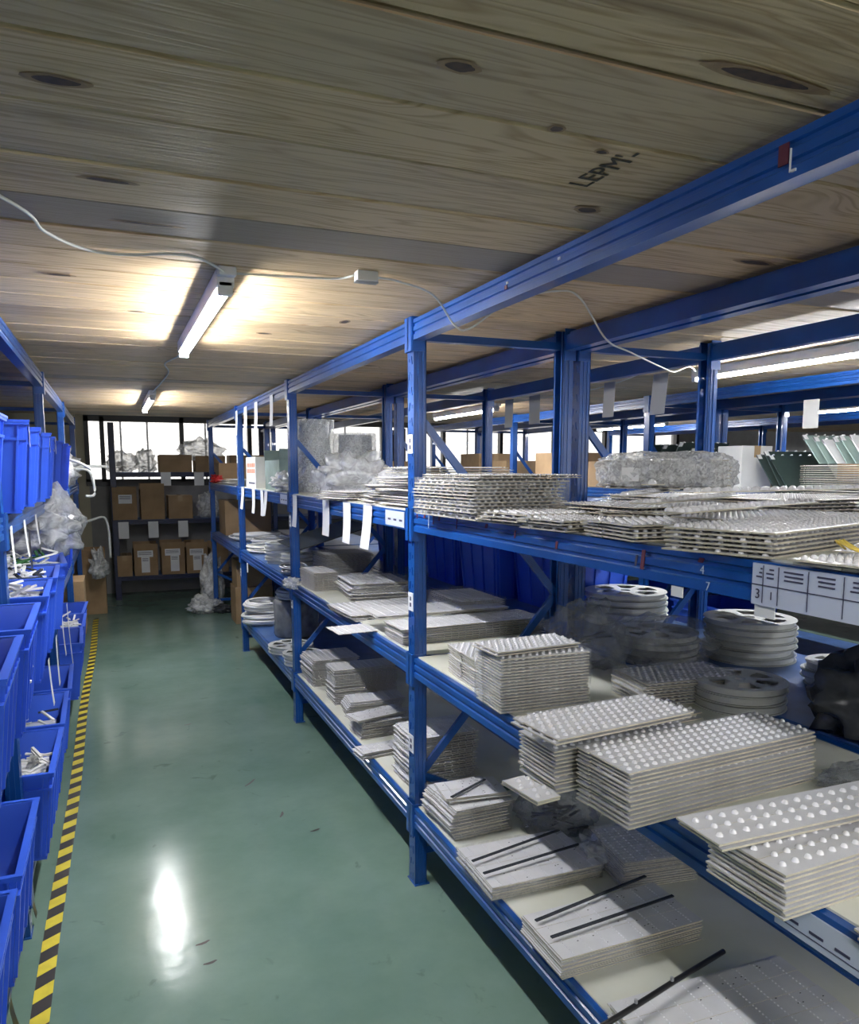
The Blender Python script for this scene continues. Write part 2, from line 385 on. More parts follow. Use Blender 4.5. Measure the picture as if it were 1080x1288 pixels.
# ---------------------------------------------------------------- racks
def upright_mesh(h, sign=-1, w=.06, d=.045, detail=True):
    """C channel, punched face at x=0 looking along sign*x, body towards -sign*x; y 0..w"""
    b = MB(); t = .0025
    X = Matrix.Scale(-sign if sign > 0 else 1, 4, (1, 0, 0)) if sign > 0 else None
    if detail:
        p = .05; n = int(h / p); p = h / n; c2 = w / 2
        for i in range(n):
            z = i * p
            for c, sl in ((0, 1), (1, -1)):
                y0 = c * c2; y1 = y0 + c2; yc = (y0 + y1) / 2 + (.004 if c == 0 else -.004); zc = z + p / 2
                if (i + c) % 2 == 0: hole = [(yc - .0035 - .003 * sl, zc - .014), (yc + .0035 - .003 * sl, zc - .014), (yc + .0035 + .003 * sl, zc + .014), (yc - .0035 + .003 * sl, zc + .014)]
                else: hole = [(yc - .003, zc - .006), (yc + .003, zc - .006), (yc + .003, zc + .006), (yc - .003, zc + .006)]
                out = [(y0, z), (y1, z), (y1, z + p), (y0, z + p)]
                vs = [(0, a, q) for a, q in out + hole] + [(t, a, q) for a, q in hole]
                b.add(vs, [(k, (k + 1) % 4, (k + 1) % 4 + 4, k + 4) for k in range(4)] + [(k + 4, (k + 1) % 4 + 4, (k + 1) % 4 + 8, k + 8) for k in range(4)], 'blue', X)
        b.box((t, 0, 0), (t + .0004, .006, h), 'blue', X)
    else:
        b.box((0, 0, 0), (t, w, h), 'blue', X)
    # ribbed side webs
    for y in (0, w - t):
        b.box((0, y, 0), (d, y + t, h), 'blue', X)
        yy = y - .003 if y == 0 else y + t
        b.box((.014, yy, 0), (.019, yy + .003, h), 'blue', X); b.box((.030, yy, 0), (.035, yy + .003, h), 'blue', X)
    b.box((d - t, 0, 0), (d, .012, h), 'blue', X); b.box((d - t, w - .012, 0), (d, w, h), 'blue', X)
    b.box((-.004, -.008, 0), (d + .008, w + .008, .004), 'blue', X)
    return b.mesh('upright')


def beam_mesh(L, h, sign=-1, conn=True):
    """beam 0..L along y, top at z=0, front face x=0 facing sign*x"""
    b = MB(); g = .005; d = .04
    pr = [(0, -h), (0, -.74 * h), (g, -.70 * h), (g, -.60 * h), (0, -.56 * h), (0, -.36 * h), (g, -.32 * h), (g, -.22 * h), (0, -.18 * h), (0, 0), (d * .6, 0), (d * .6, -.012), (d, -.012), (d, -h)]
    if sign > 0: pr = [(-x, z) for x, z in pr][::-1]
    b.extrude_y(pr, 0, L, 'blue')
    return b.mesh('beam')


PAINT = [None]


def connector_mesh(h, sign, end):
    b = MB(); s = 1 if sign < 0 else -1
    y = 0 if end == 0 else -.004
    b.box((min(-.004 * s, .042 * s), y, -h - .035), (max(-.004 * s, .042 * s), y + .004, .012), 'blue')
    y0, y1 = (-.034, 0) if end == 0 else (0, .034)
    b.box((min(-.0065 * s, -.0035 * s), y0, -h - .035), (max(-.0065 * s, -.0035 * s), y1, .012), 'blue')
    return b.mesh('connector')


def rack(x0, depth, py, levels, label, decks, name='storage_rack', sx=(-1, 1), top=1.99, detail=True, skip=()):
    root = empty(name, label, 'rack', (x0, py[0], 0)); ox, oy = x0, py[0]
    for side in (0, 1):
        sg = -1 if side == 0 else 1
        um = upright_mesh(top, sg, detail=detail)
        for y in py: put('upright', um, root, ((0 if side == 0 else depth), y - oy, 0))
        for i in range(len(py) - 1):
            L = py[i + 1] - py[i] - .06
            for z, h in levels:
                if (i, z) in skip: continue
                bm = beam_mesh(L, h, sg)
                bo = put('beam', bm, root, ((-.004 if side == 0 else depth + .004), py[i] + .06 - oy, z))
                for e in (0, 1): put('connector', connector_mesh(h, sg, e), bo, (0, L * e, 0))
    for i in range(len(py) - 1):
        for li, (z, h) in enumerate(levels):
            if z > 1.9 or (i, z) in skip: continue
            k = decks(i, li); b = MB()
            b.box((.012, .064, -.009), (depth - .012, py[i + 1] - py[i] - .004, .004), k)
            b.build('shelf_board', root, (0, py[i] - oy, z))
    for y in py:
        b = MB(); b.bar((.045, .03, top - .05), (depth - .045, .03, top - .05), .03, .025, 'blue'); b.build('brace', root, (0, y - oy, 0))
        b = MB(); b.bar((.045, .03, .12), (depth - .045, .03, .12), .03, .025, 'blue'); b.build('brace', root, (0, y - oy, 0))
        for a, c in (((.045, .03, 1.66), (depth - .045, .03, 1.04)), ((depth - .045, .03, 1.02), (.045, .03, .42)), ((.045, .03, .40), (depth - .045, .03, .13))):
            b = MB(); b.bar(a, c, .016, .026, 'blue'); b.build('brace', root, (0, y - oy, 0))
    return root


LV = [(.297, .072), (.845, .068), (1.355, .066), (1.99, .066)]
PY = [.49, 2.44, 4.39, 6.34, 8.29]
r1 = rack(.95, .62, PY, LV, 'long blue steel rack on the right side of the green aisle, full of white boards',
          lambda i, l: 'deck' if i < 2 or l == 2 else 'deckblue', skip=((3, .297),))
r2 = rack(1.60, .64, PY, LV, 'blue steel rack standing back to back behind the long rack of white boards', lambda i, l: 'deckblue')
r3 = rack(3.45, .62, PY, LV, 'blue steel rack on the far side of the second aisle, its top beam lit bright', lambda i, l: 'deckblue', detail=False)
r4 = rack(4.10, .62, PY[1:], LV, 'blue steel rack in shade behind the brightly lit rack across the second aisle', lambda i, l: 'deckblue', detail=False)
r5 = rack(5.9, .62, PY[1:], LV, 'blue steel rack farthest to the right, beyond the third aisle', lambda i, l: 'deckblue', detail=False)
LVL = [(.20, .065), (.80, .065), (1.355, .066), (1.99, .066)]
PYL = [.70, 2.62, 4.54, 6.46, 8.38]
rl = rack(-.93, .62, PYL, LVL, 'blue steel rack on the left of the aisle holding blue plastic crates', lambda i, l: 'deckblue')
# rack across the end of the aisle
root = rack(0, .45, [0, 1.75, 3.5], [(.27, .05), (.92, .05), (1.46, .05)], 'dark blue rack standing across the end of the aisle below the windows', lambda i, l: 'deckblue', top=2.02, detail=False)
root.rotation_euler = (0, 0, math.pi / 2)
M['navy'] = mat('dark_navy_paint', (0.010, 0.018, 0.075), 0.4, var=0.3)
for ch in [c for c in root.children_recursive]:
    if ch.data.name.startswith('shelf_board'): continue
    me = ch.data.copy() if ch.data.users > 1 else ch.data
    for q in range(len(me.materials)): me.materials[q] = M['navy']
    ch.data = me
# after the turn, local +x -> +y (depth), local +y -> -x
root.location = (3.60 - .05, 9.42, 0)

# stickers, price strips and paint marks on the long rack
def sub(parent, name, mb, label=None):
    o = mb.build(name, parent, (-parent.location.x, -parent.location.y, 0))
    if label: o['label'] = label
    return o


for yy, zz in ((2.45, 1.585), (2.45, 1.04), (2.45, .525), (4.40, 1.20), (4.40, .72), (6.35, 1.58), (6.35, .66)):
    b = MB(); b.box((.9478, yy, zz - .032), (.9494, yy + .045, zz + .032), 'paper')
    for q in range(2): b.box((.9470, yy + .016, zz - .018 + q * .022), (.9480, yy + .030, zz - .004 + q * .022), 'ink')
    sub(r1, 'sticker', b, 'white numbered sticker')
for y0, y1 in ((2.52, 2.72), (4.46, 4.66)):
    b = MB(); b.box((.9425, y0, 1.295), (.9450, y1, 1.350), 'label')
    for q in range(3): b.box((.9418, y0 + .02 + q * .06, 1.315), (.9427, y0 + .05 + q * .06, 1.322), 'ink')
    sub(r1, 'label_strip', b, 'pale paper strip on beam')
# big printed label sheet on the near beam
b = MB(); b.box((.9415, .60, 1.286), (.9450, .928, 1.352), 'label')
b.box((.9405, .60, 1.3175), (.9416, .928, 1.319), 'ink')
for yy in (.64, .70, .76, .82, .875, .905): b.box((.9405, yy, 1.290), (.9416, yy + .001, 1.350), 'ink')
for j, (ya, yb) in enumerate(((.885, .90), (.908, .92), (.83, .868), (.775, .81), (.71, .75), (.65, .69))):
    for q in range(3): b.box((.9405, ya, 1.343 - q * .0065), (.9416, yb - R.uniform(0, .01), 1.3455 - q * .0065), 'ink')
sub(r1, 'label_sheet', b, 'large printed table label on beam')
for s, yy, zz, sz in (('3', .915, 1.303, .022), ('1', .888, 1.303, .018)):
    t = text('label_number', s, sz, (.9408 - .95, yy - .49, zz), (math.pi / 2, 0, -math.pi / 2), 'ink', r1)
b = MB(); b.box((.9465, .885, 1.266), (.949, .925, 1.287), 'paper'); sub(r1, 'sticker', b)
b = MB(); b.box((.9465, 1.095, 1.268), (.949, 1.125, 1.287), 'paper'); sub(r1, 'sticker', b)
M['mark'] = mat('dried_red_marker', (0.11, 0.010, 0.03), 0.6)
for yy, zz, w, h, kk in ((2.40, 1.345, .006, .022, 'mark'), (2.33, 1.347, .014, .014, 'mark'), (2.26, 1.34, .005, .030, 'mark'), (2.21, 1.345, .010, .012, 'mark'), (2.08, 1.34, .004, .034, 'mark'),
                         (1.88, 1.345, .012, .012, 'mark'), (1.72, 1.335, .006, .02, 'mark'), (1.52, 1.325, .008, .018, 'mark'), (1.205, 1.326, .010, .038, 'mark'), (1.228, 1.322, .005, .022, 'ink'), (1.045, 1.342, .012, .008, 'mark'), (2.30, 1.33, .003, .04, 'paper')):
    b = MB(); b.hexa([(.9445, yy, zz - h / 2), (.9459, yy, zz - h / 2), (.9459, yy + w, zz - h / 2), (.9445, yy + w, zz - h / 2),
                      (.9445, yy - .004, zz + h / 2), (.9459, yy - .004, zz + h / 2), (.9459, yy + w - .004, zz + h / 2), (.9445, yy + w - .004, zz + h / 2)], kk)
    sub(r1, 'paint_mark', b)
for s, yy, zz in (('4', 1.045, 1.325), ('7', 1.03, 1.298)):
    t = text('beam_number', s, .022, (.9448 - .95, yy - .49, zz), (math.pi / 2, 0, -math.pi / 2), 'label', r1)
for yy, zz, w, h, kk in ((.905, 1.962, .018, .030, 'mark'), (.900, 1.950, .002, .034, 'paper'), (.890, 1.934, .008, .004, 'paper'), (1.53, 1.965, .010, .006, 'label'), (1.78, 1.955, .012, .010, 'mark'), (1.775, 1.965, .008, .005, 'paper')):
    b = MB(); b.box((.9435, yy, zz - h / 2), (.9459, yy + w, zz + h / 2), kk); sub(r1, 'paint_chip', b)
b = MB(); b.box((.9415, .50, .786), (.9450, .845, .835), 'label')
for q in range(7): b.box((.9405, .53 + q * .045, .805), (.9416, .555 + q * .045, .809), 'ink')
b.box((.9405, .50, .797), (.9416, .845, .798), 'ink')
sub(r1, 'label_sheet', b, 'pale label on middle beam')


# ---------------------------------------------------------------- lamps
def lamp(x, y0, L, label, cable=True):
    root = empty('tube_lamp', label, 'lamp', (x, y0, 2.0), group=None)
    b = MB(); b.box((-.022, 0, -.044), (.022, L, 0), 'white'); b.build('housing', root, bevel=.003)
    b = MB(); 
    arc = [(.0145 * math.cos(a), -.046 + .0145 * math.sin(a)) for a in [math.radians(-8 - 164 * q / 14) for q in range(15)]]
    b.extrude_y(arc, .025, L - .025, 'tube'); b.build('lit_tube', root)
    for y in (0, L - .028):
        b = MB(); b.box((-.018, y, -.063), (.018, y + .028, -.03), 'white'); b.build('end_cap', root, bevel=.003)
    b = MB(); b.box((-.02, -.03, -.022), (.024, .0, 0), 'white'); b.build('bracket', root, bevel=.003)
    return root


lamp(.29, 2.05, 1.22, 'lit white tube lamp on the plank ceiling nearest the camera above the green aisle')
lamp(.27, 5.32, 1.22, 'lit tube lamp farther down the green aisle, small and near the end windows')
lamp(.29, -1.22, 1.22, 'lit tube lamp over the green aisle behind the viewer')
lamp(2.76, 1.95, 1.22, 'long lit tube lamp seen at the upper right behind the second row of racks')
lamp(2.74, 5.30, 1.22, 'lit tube lamp over the second aisle, seen between the middle posts')
lamp(2.76, -1.2, 1.22, 'lit tube lamp over the second aisle near the front wall')
lamp(5.25, 3.4, 1.22, 'lit tube lamp over the third aisle, nearer of the two there')
lamp(5.25, 6.4, 1.22, 'lit tube lamp over the third aisle, farther of the two there')


def spline(pts, n=8):
    P = [Vector(p) for p in pts]; out = []
    for i in range(len(P) - 1):
        a, b_, c, d = P[max(i - 1, 0)], P[i], P[i + 1], P[min(i + 2, len(P) - 1)]
        for k in range(n):
            t = k / n
            out.append(0.5 * ((2 * b_) + (c - a) * t + (2 * a - 5 * b_ + 4 * c - d) * t * t + (3 * b_ - a - 3 * c + d) * t ** 3))
    out.append(P[-1]); return out


b = MB(); b.tube(spline([(-.5, 1.0, 1.96), (-.16, 1.63, 1.985), (-.10, 1.82, 1.982), (-.025, 1.96, 1.99), (.06, 1.98, 1.993), (.153, 1.944, 1.995), (.216, 1.955, 1.995), (.29, 2.03, 1.985)]), .0035, 'cable')
tag(b.build('power_cable'), 'white power cable drooping across the planks at left into the near tube lamp', 'cable')
b = MB(); b.tube(spline([(.30, 2.03, 1.985), (.443, 2.045, 1.994), (.568, 2.02, 1.994), (.60, 1.96, 1.992)]), .003, 'cable')
tag(b.build('power_cable'), 'white cable from the near tube lamp to the small junction box', 'cable')
b = MB(); b.tube(spline([(.655, 1.95, 1.99), (.727, 1.985, 1.994), (.86, 2.06, 1.985), (.945, 2.10, 1.915), (1.0, 2.11, 1.912), (1.10, 2.06, 1.985), (1.176, 1.92, 1.994), (1.283, 1.963, 1.99), (1.50, 2.14, 1.915), (1.70, 2.28, 1.905), (2.1, 2.6, 1.91), (2.26, 2.72, 1.915), (2.45, 2.85, 1.96), (2.76, 3.16, 1.99)]), .003, 'cable')
tag(b.build('power_cable'), 'pale cable running from the junction box under the blue beams to the right', 'cable')
b = MB(); b.tube(spline([(.29, 3.28, 1.99), (.30, 3.6, 1.992), (.26, 3.9, 1.992), (.30, 4.3, 1.992), (.27, 5.30, 1.985)]), .004, 'cable')
tag(b.build('power_cable'), 'cable linking the two lit tube lamps along the planks above the aisle', 'cable')
b = MB(); b.tube(spline([(2.3, 2.75, 1.99), (2.5, 3.4, 1.96), (2.7, 4.2, 1.97), (2.74, 5.28, 1.99)]), .003, 'cable')
tag(b.build('power_cable'), 'thin cable sagging over the second aisle behind the hanging grey cards', 'cable')
jb = empty('junction_box', 'small white terminal box screwed to the planks right of the near tube lamp', 'junction box', (.60, 1.93, 1.975))
b = MB(); b.box((0, 0, 0), (.055, .035, .025), 'white'); b.build('box_body', jb, bevel=.002)
b = MB()
for q in range(3): b.box((-.002, .007 + q * .009, -.003), (.057, .010 + q * .009, .001), 'steel')
b.build('terminal_rail', jb)


# ---------------------------------------------------------------- LED board bundles
_bc = {}


def board_mesh(w, d, px, py, r, h, t=.0022, strip=None, seg=6, dark=0, seed=0):
    key = (round(w, 3), round(d, 3), px, py, r, h, strip, dark, t)
    if key in _bc: return _bc[key]
    b = MB(); rr = random.Random(seed + 3)
    strip = strip or d; n = max(1, round(d / strip)); sw = d / n
    for i in range(n):
        y0 = i * sw + .0006; y1 = (i + 1) * sw - .0006; e = rr.uniform(0, .004) if n > 1 else 0
        x0, x1 = e, w - rr.uniform(0, .004)
        v = [(x0, y0, 0), (x1, y0, 0), (x1, y1, 0), (x0, y1, 0), (x0, y0, t), (x1, y0, t), (x1, y1, t), (x0, y1, t)]
        b.add(v, [(4, 5, 6, 7), (0, 3, 2, 1)], 'pcb'); b.add(v, [(0, 1, 5, 4), (1, 2, 6, 5), (2, 3, 7, 6), (3, 0, 4, 7)], 'edge')
    nx = max(1, int(w / px)); ny = max(1, int(d / py)); ox = (w - (nx - 1) * px) / 2; oy = (d - (ny - 1) * py) / 2
    for i in range(nx):
        for j in range(ny):
            cx = ox + i * px; cy = oy + j * py
            if px == py and j % 2: cx = min(cx + px * .5, w - r)
            vs = []
            for q, (rad, zz) in enumerate(((1, 0), (.82, .55), (.4, .92))):
                for s_ in range(seg):
                    a = 2 * math.pi * s_ / seg; vs.append((cx + r * rad * math.cos(a), cy + r * rad * math.sin(a), t + h * zz))
            vs.append((cx, cy, t + h)); fs = []
            for q in range(2):
                for s_ in range(seg): fs.append((q * seg + s_, q * seg + (s_ + 1) % seg, (q + 1) * seg + (s_ + 1) % seg, (q + 1) * seg + s_))
            for s_ in range(seg): fs.append((2 * seg + s_, 2 * seg + (s_ + 1) % seg, 3 * seg))
            b.add(vs, fs, 'lens', None, True)
    if dark:
        for q in range(dark):
            x = rr.uniform(.02, w - .02); y = rr.uniform(.01, d - .01)
            b.box((x, y, t), (x + .004, y + .002, t + .0008), 'seam')
    me = b.mesh('led_board'); _bc[key] = me
    return me


DOME = dict(px=.0205, py=.0205, r=.0056, h=.0058, strip=.041, seg=8, t=.0031)
DOMEBIG = dict(px=.0265, py=.0265, r=.0058, h=.0062, strip=.053, seg=10, t=.0034)
FLAT = dict(px=.05, py=.0095, r=.0024, h=.0022, strip=.06, seg=5, dark=26)
SMALL = dict(px=.03, py=.016, r=.004, h=.003, strip=.032, seg=5)


def bundle(label, x, y, z, w, d, h, pitch, kind, rz=0, wrap=False, jit=.003, straps=0, curl=0, name='board_bundle', topskew=0, group=None, shift=None):
    """(x,y) near-left corner; boards stacked from z"""
    rz = math.radians(rz)
    root = empty(name, label, 'circuit boards', (x, y, z), rz, group)
    me = board_mesh(w, d, **kind); n = max(2, int(h / pitch)); rr = random.Random(hash(label) % 9999 if False else len(label) * 31 + int(x * 1000))
    for i in range(n):
        cu = curl * math.sin(i / n * math.pi)
        o = put('led_board', me, root, (rr.uniform(-jit, jit) - cu, rr.uniform(-jit, jit), i * pitch), rr.uniform(-1, 1) * jit * 1.5)
    if topskew:
        o = put('led_board', me, root, (-.012, .01, n * pitch), math.radians(topskew)); n += 1
    if wrap:
        b = MB(); e = .003; H = n * pitch + .002; Z = Matrix.Identity(4)
        N = 10; vs = []; fs = []
        ring = []
        for q in range(N): ring.append((-e + (w + 2 * e) * q / N, -e))
        for q in range(5): ring.append((w + e, -e + (d + 2 * e) * q / 5))
        for q in range(N): ring.append((w + e - (w + 2 * e) * q / N, d + e))
        for q in range(5): ring.append((-e, d + e - (d + 2 * e) * q / 5))
        m = len(ring)
        for k in range(5):
            for (a, c) in ring:
                f = .003 * noise.noise(Vector((a * 30, c * 30, k * 3.1 + x * 10))); cx_, cy_ = w / 2, d / 2
                vs.append((a + (a - cx_) * f * 4, c + (c - cy_) * f * 4, H * k / 4))
        for k in range(4):
            for q in range(m): fs.append((k * m + q, k * m + (q + 1) % m, (k + 1) * m + (q + 1) % m, (k + 1) * m + q))
        b.add(vs, fs, 'film', None, True); o = b.build('stretch_film', root)
        if wrap == 2:
            b = MB(); b.box((-e, -e, H), (w + e, d + e, H + .0006), 'film'); b.build('film_top', root)
    for q in range(straps):
        b = MB(); H = n * pitch + .0015 + kind['h'] * .6; xx = w * (.25 + .45 * q)
        b.bar((xx - .05, -.002, H), (xx + .07, d + .002, H), .007, .0016, 'black'); b.build('strap', root)
    return root


# --- near bay, bottom shelf
Z1, Z2, Z3 = .3015, .8495, 1.3595
bundle('white board stack with fanned left edge beside the near post on the bottom shelf', .975, 2.15, Z1, .21, .23, .11, .0062, FLAT, 2, wrap=1, jit=.006, curl=.012)
bundle('two white boards crossed at a slant on top of the stack beside the near post', .972, 2.20, Z1 + .1095, .22, .14, .012, .004, FLAT, -6, jit=.008)
bundle('low white dotted board stack, second from the near post on the bottom shelf', .925, 1.79, Z1, .36, .245, .046, .0052, FLAT, -1, wrap=1, jit=.004, name='board_bundle')
bundle('white dotted board stack overlapping the shelf edge, third from the near post, bottom shelf', .925, 1.43, Z1, .42, .195, .06, .0052, FLAT, 0, jit=.004)
bundle('stack of white boards at the bottom edge of the picture under a black rod', .93, .99, Z1, .47, .27, .066, .0052, FLAT, -2, jit=.006)


def strip_bar(name, label, pts, w, h, k, cat):
    b = MB()
    for a, c in zip(pts[:-1], pts[1:]): b.bar(a, c, w, h, k)
    return tag(b.build(name), label, cat)


def slats(label, x, y, z, w, ang, n=2, gap=.075, k='dark'):
    for q in range(n):
        a = math.radians(ang + (3 if q else -2)); yy = y + gap * q
        b = MB(); b.bar((0, 0, 0), (w * math.cos(a), w * math.sin(a), 0), .009, .0035, k)
        tag(b.build('dark_strip', None, (x, yy, z)), label[q], 'strip')


slats(['dark strip lying lengthwise on the second bottom-shelf board stack, nearer the aisle edge', 'dark strip slanting over the rear of the second bottom-shelf board stack'], .93, 1.85, Z1 + .0525, .35, 9)
slats(['dark strip lying lengthwise on the third bottom-shelf board stack, front one', 'dark strip slanting over the rear of the third bottom-shelf board stack'], .94, 1.50, Z1 + .0645, .40, 7)
slats(['dark strip crossing the fanned board stack beside the near post'], .985, 2.20, Z1 + .1275, .19, 30, n=1)
b = MB(); b.tube([(.80, 1.165, .385), (.95, 1.20, .384), (1.10, 1.238, .383), (1.27, 1.278, .382)], .006, 'black', 8)
for q in (.35, .6): b.lathe([(0, 0), (.004, 0), (.004, .008), (0, .008)], 'steel', 8, Matrix.Translation((.80 + .47 * q, 1.165 + .113 * q, .389)))
tag(b.build('black_rod'), 'black round rod lying diagonally across the bottommost white board stack', 'rod')
b = MB(); b.box((0, 0, 0), (.11, .022, .004), 'white'); b.box((0, 0, .004), (.02, .022, .010), 'white'); b.tube(spline([(.1, .01, .004), (.14, .02, .01), (.17, .015, .012)]), .002, 'cable')
tag(b.build('cable_plug', None, (.905, 1.225, Z1), math.radians(15)), 'small white plug with a lead poking past the bottom shelf edge', 'plug')


# crumpled shapes -----------------------------------------------------------
def crumple(b, c, s, k, seed=0, amp=.25, nu=36, nv=22, fq=3.0, flat=.0, sq=1.0):
    vs = []; fs = []; c = Vector(c)
    for i in range(nv + 1):
        ph = math.pi * i / nv
        for j in range(nu):
            a = 2 * math.pi * j / nu
            pw = lambda v: math.copysign(abs(v) ** sq, v)
            d = Vector((pw(math.sin(ph)) * pw(math.cos(a)), pw(math.sin(ph)) * pw(math.sin(a)), pw(math.cos(ph))))
            n1 = noise.noise(d * fq + Vector((seed * 7.3, 0, 0))); n2 = abs(noise.noise(d * fq * 2.7 + Vector((0, seed * 3.1, 0))))
            r_ = 1 + amp * n1 * 1.6 - amp * n2 * .9
            p = Vector((d.x * s[0], d.y * s[1], d.z * s[2])) * r_
            if flat and p.z < -s[2] * flat: p.z = -s[2] * flat
            vs.append(c + p)
    for i in range(nv):
        for j in range(nu): fs.append((i * nu + j, (i + 1) * nu + j, (i + 1) * nu + (j + 1) % nu, i * nu + (j + 1) % nu))
    b.add(vs, fs, k, None, True)


def bag(label, c, s, k='bag', seed=1, amp=.3, name='plastic_bag', cat='bag', flat=.72, fq=3.0, filler=None):
    b = MB(); crumple(b, (0, 0, s[2] * flat), s, k, seed, amp, flat=flat, fq=fq)
    if filler:
        root = empty(name, label, cat, c); b.build('bag_skin', root)
        f = MB(); rr = random.Random(seed)
        for q in range(filler[1]):
            a = rr.uniform(0, 6.28); r_ = rr.uniform(0, .7); x = r_ * s[0] * math.cos(a) * .8; y = r_ * s[1] * math.sin(a) * .8; z = rr.uniform(.1, .9) * s[2]
            t = rr.uniform(0, 3.1); L = rr.uniform(.4, .8) * s[0]
            f.bar((x - L / 2 * math.cos(t), y - L / 2 * math.sin(t) * .6, z), (x + L / 2 * math.cos(t), y + L / 2 * math.sin(t) * .6, z + rr.uniform(-.02, .02)), .012, .004, filler[0])
        f.build('bag_contents', root)['kind'] = 'stuff'
        return root
    o = b.build(name, None, c); return tag(o, label, cat)


bag('dark dusty film bag behind the fanned board stack on the bottom shelf', (1.34, 2.12, Z1), (.14, .13, .085), 'greybag', 3, name='film_bag', filler=('dark', 14))
bag('clear film tail crumpled at the right end of the second bottom-shelf board stack', (1.33, 1.86, Z1), (.055, .07, .045), 'bag', 5, .4, name='film_bag')
bundle('dark shaded board bundle at the back of the bottom shelf, under the near middle shelf', 1.30, 1.60 + .1, Z1, .24, .22, .09, .007, SMALL, -8, wrap=2)

# --- near bay, middle shelf
bundle('smaller square stack of domed boards behind the tall wrapped one near the middle post', .967, 1.985, Z2, .21, .24, .10, .0078, DOME, -3, jit=.003)
bundle('tall cube of domed white boards in clear film near the middle post', .932, 1.765, Z2, .275, .16, .160, .0085, DOME, -2, wrap=1, jit=.002, topskew=0)
bundle('two boards sitting skewed on top of the tall film-wrapped cube', .930, 1.775, Z2 + .1545, .27, .14, .016, .0078, DOME, 4, jit=.003)
bundle('large staggered stack of domed boards overhanging the middle shelf edge, front one', .838, 1.085, Z2, .50, .155, .112, .0086, DOME, 4, jit=.003)
bundle('stack of domed boards just behind the large overhanging stack on the middle shelf', .795, 1.268, Z2, .36, .14, .097, .0086, DOME, 3, jit=.003)
bundle('wide domed board laid askew across both big middle-shelf stacks', .775, 1.232, Z2 + .1175, .37, .155, .0085, .0078, DOME, 6, jit=.003)
bundle('thin pair of domed boards poking left past the shelf edge under the big stack', .735, 1.235, Z2 - .0, .06, .12, .012, .006, DOMEBIG, 8)
bundle('thin domed boards lying flat behind the big stack and beside the cube', .98, 1.50, Z2, .42, .20, .024, .0078, DOME, 5, jit=.01)
bundle('widely dotted board stack at the right edge of the picture on the middle shelf', .868, .765, Z2, .52, .155, .078, .0085, DOMEBIG, 2, jit=.004)
bundle('top board pushed left on the stack at the right edge of the picture', .815, .835, Z2 + .0815, .52, .10, .0088, .008, DOMEBIG, -1, jit=.004)
bundle('lowest right corner stack of domed boards near the viewer on the middle shelf', .905, .50, Z2, .50, .20, .024, .0085, DOMEBIG, -6, jit=.006)
bundle('film-covered domed boards behind the big stack, below the dark wrapped reels', 1.32, 1.66, Z2, .30, .17, .075, .008, DOME, -6, wrap=2, jit=.006)
bag('milky film draped beside the cube stack on the middle shelf', (1.42, 2.10, Z2), (.13, .12, .13), 'greybag', 11, .3, name='film_sheet', filler=('dark', 10))


# reels -----------------------------------------------------------
def reel_meshes(r):
    fl = MB(); n = 48; t = .0022
    def ring(r0, r1, a0, a1, seg):
        vs = []
        for i in range(seg + 1):
            a = a0 + (a1 - a0) * i / seg
            for rr_ in (r0, r1):
                for z in (0, t): vs.append((rr_ * math.cos(a), rr_ * math.sin(a), z))
        fs = []
        for i in range(seg):
            q = i * 4; p = q + 4
            fs += [(q, q + 2, p + 2, p), (q + 1, p + 1, p + 3, q + 3), (q, p, p + 1, q + 1), (q + 2, q + 3, p + 3, p + 2)]
        fl.add(vs, fs, 'reel')
    ring(r * .78, r, 0, 2 * math.pi, n); ring(r * .12, r * .34, 0, 2 * math.pi, n)
    for k in range(6):
        a = k * math.pi / 3; ring(r * .34, r * .78, a - .20, a + .20, 3)
    hub = MB(); hub.lathe([(r * .32, 0), (r * .32, .018), (r * .15, .018), (r * .15, 0)], 'white', 28)
    wound = MB(); wound.lathe([(r * .80, .001), (r * .95, .001), (r * .95, .017), (r * .80, .017)], 'reel', 40)
    return fl.mesh('flange'), hub.mesh('hub'), wound.mesh('wound_tape')


REEL = {}


def reels(x, y, z, r, n, label_fn, group, pitch=.024):
    k = round(r, 3)
    if k not in REEL: REEL[k] = reel_meshes(r)
    f, h, w = REEL[k]
    for i in range(n):
        rr = random.Random(i * 13 + int(x * 100))
        root = empty('tape_reel', label_fn(i, n), 'reel', (x + rr.uniform(-.008, .008), y + rr.uniform(-.008, .008), z + i * pitch), rr.uniform(0, 1), group)
        put('flange', f, root); put('flange', f, root, (0, 0, .0195)); put('hub', h, root, (0, 0, .0011)); put('wound_tape', w, root, (0, 0, .0022))


ORD = ['bottom', 'second', 'third', 'fourth', 'fifth', 'sixth', 'seventh', 'eighth']


def lab(desc):
    def fn(i, n): return ('topmost' if i == n - 1 else ORD[i] if i == 0 else ORD[i] + ' from bottom') + ' reel ' + desc
    return fn


reels(2.04, 2.72, Z2, .175, 5, lab('of the grey stack beside the middle back post'), 'reels stacked beside the middle back post', .027)
reels(2.03, 2.00, Z2, .152, 6, lab('of the bright white stack behind the dark wrapped reels'), 'reels in the bright white stack')
reels(1.73, 2.12, Z2, .145, 4, lab('of the stack dimmed under dark film on the middle shelf'), 'reels under dark film')
reels(1.60, 1.60, Z2, .125, 3, lab('of the low grey stack between film boards and dark bag'), 'reels in the low grey stack')
reels(2.02, 1.62, Z2, .105, 3, lab('of the small white stack beside the dark wrapped bundle'), 'reels in the small white stack')
bag('dusky transparent film pulled over the middle stack of reels', (1.73, 2.12, Z2), (.20, .19, .085), 'greybag', 21, .16, name='film_sheet')
bag('glossy dark plastic bundle at the right edge below the label beam', (1.70, 1.27, Z2), (.14, .15, .125), 'dark', 31, .28, name='dark_bundle', cat='bundle')
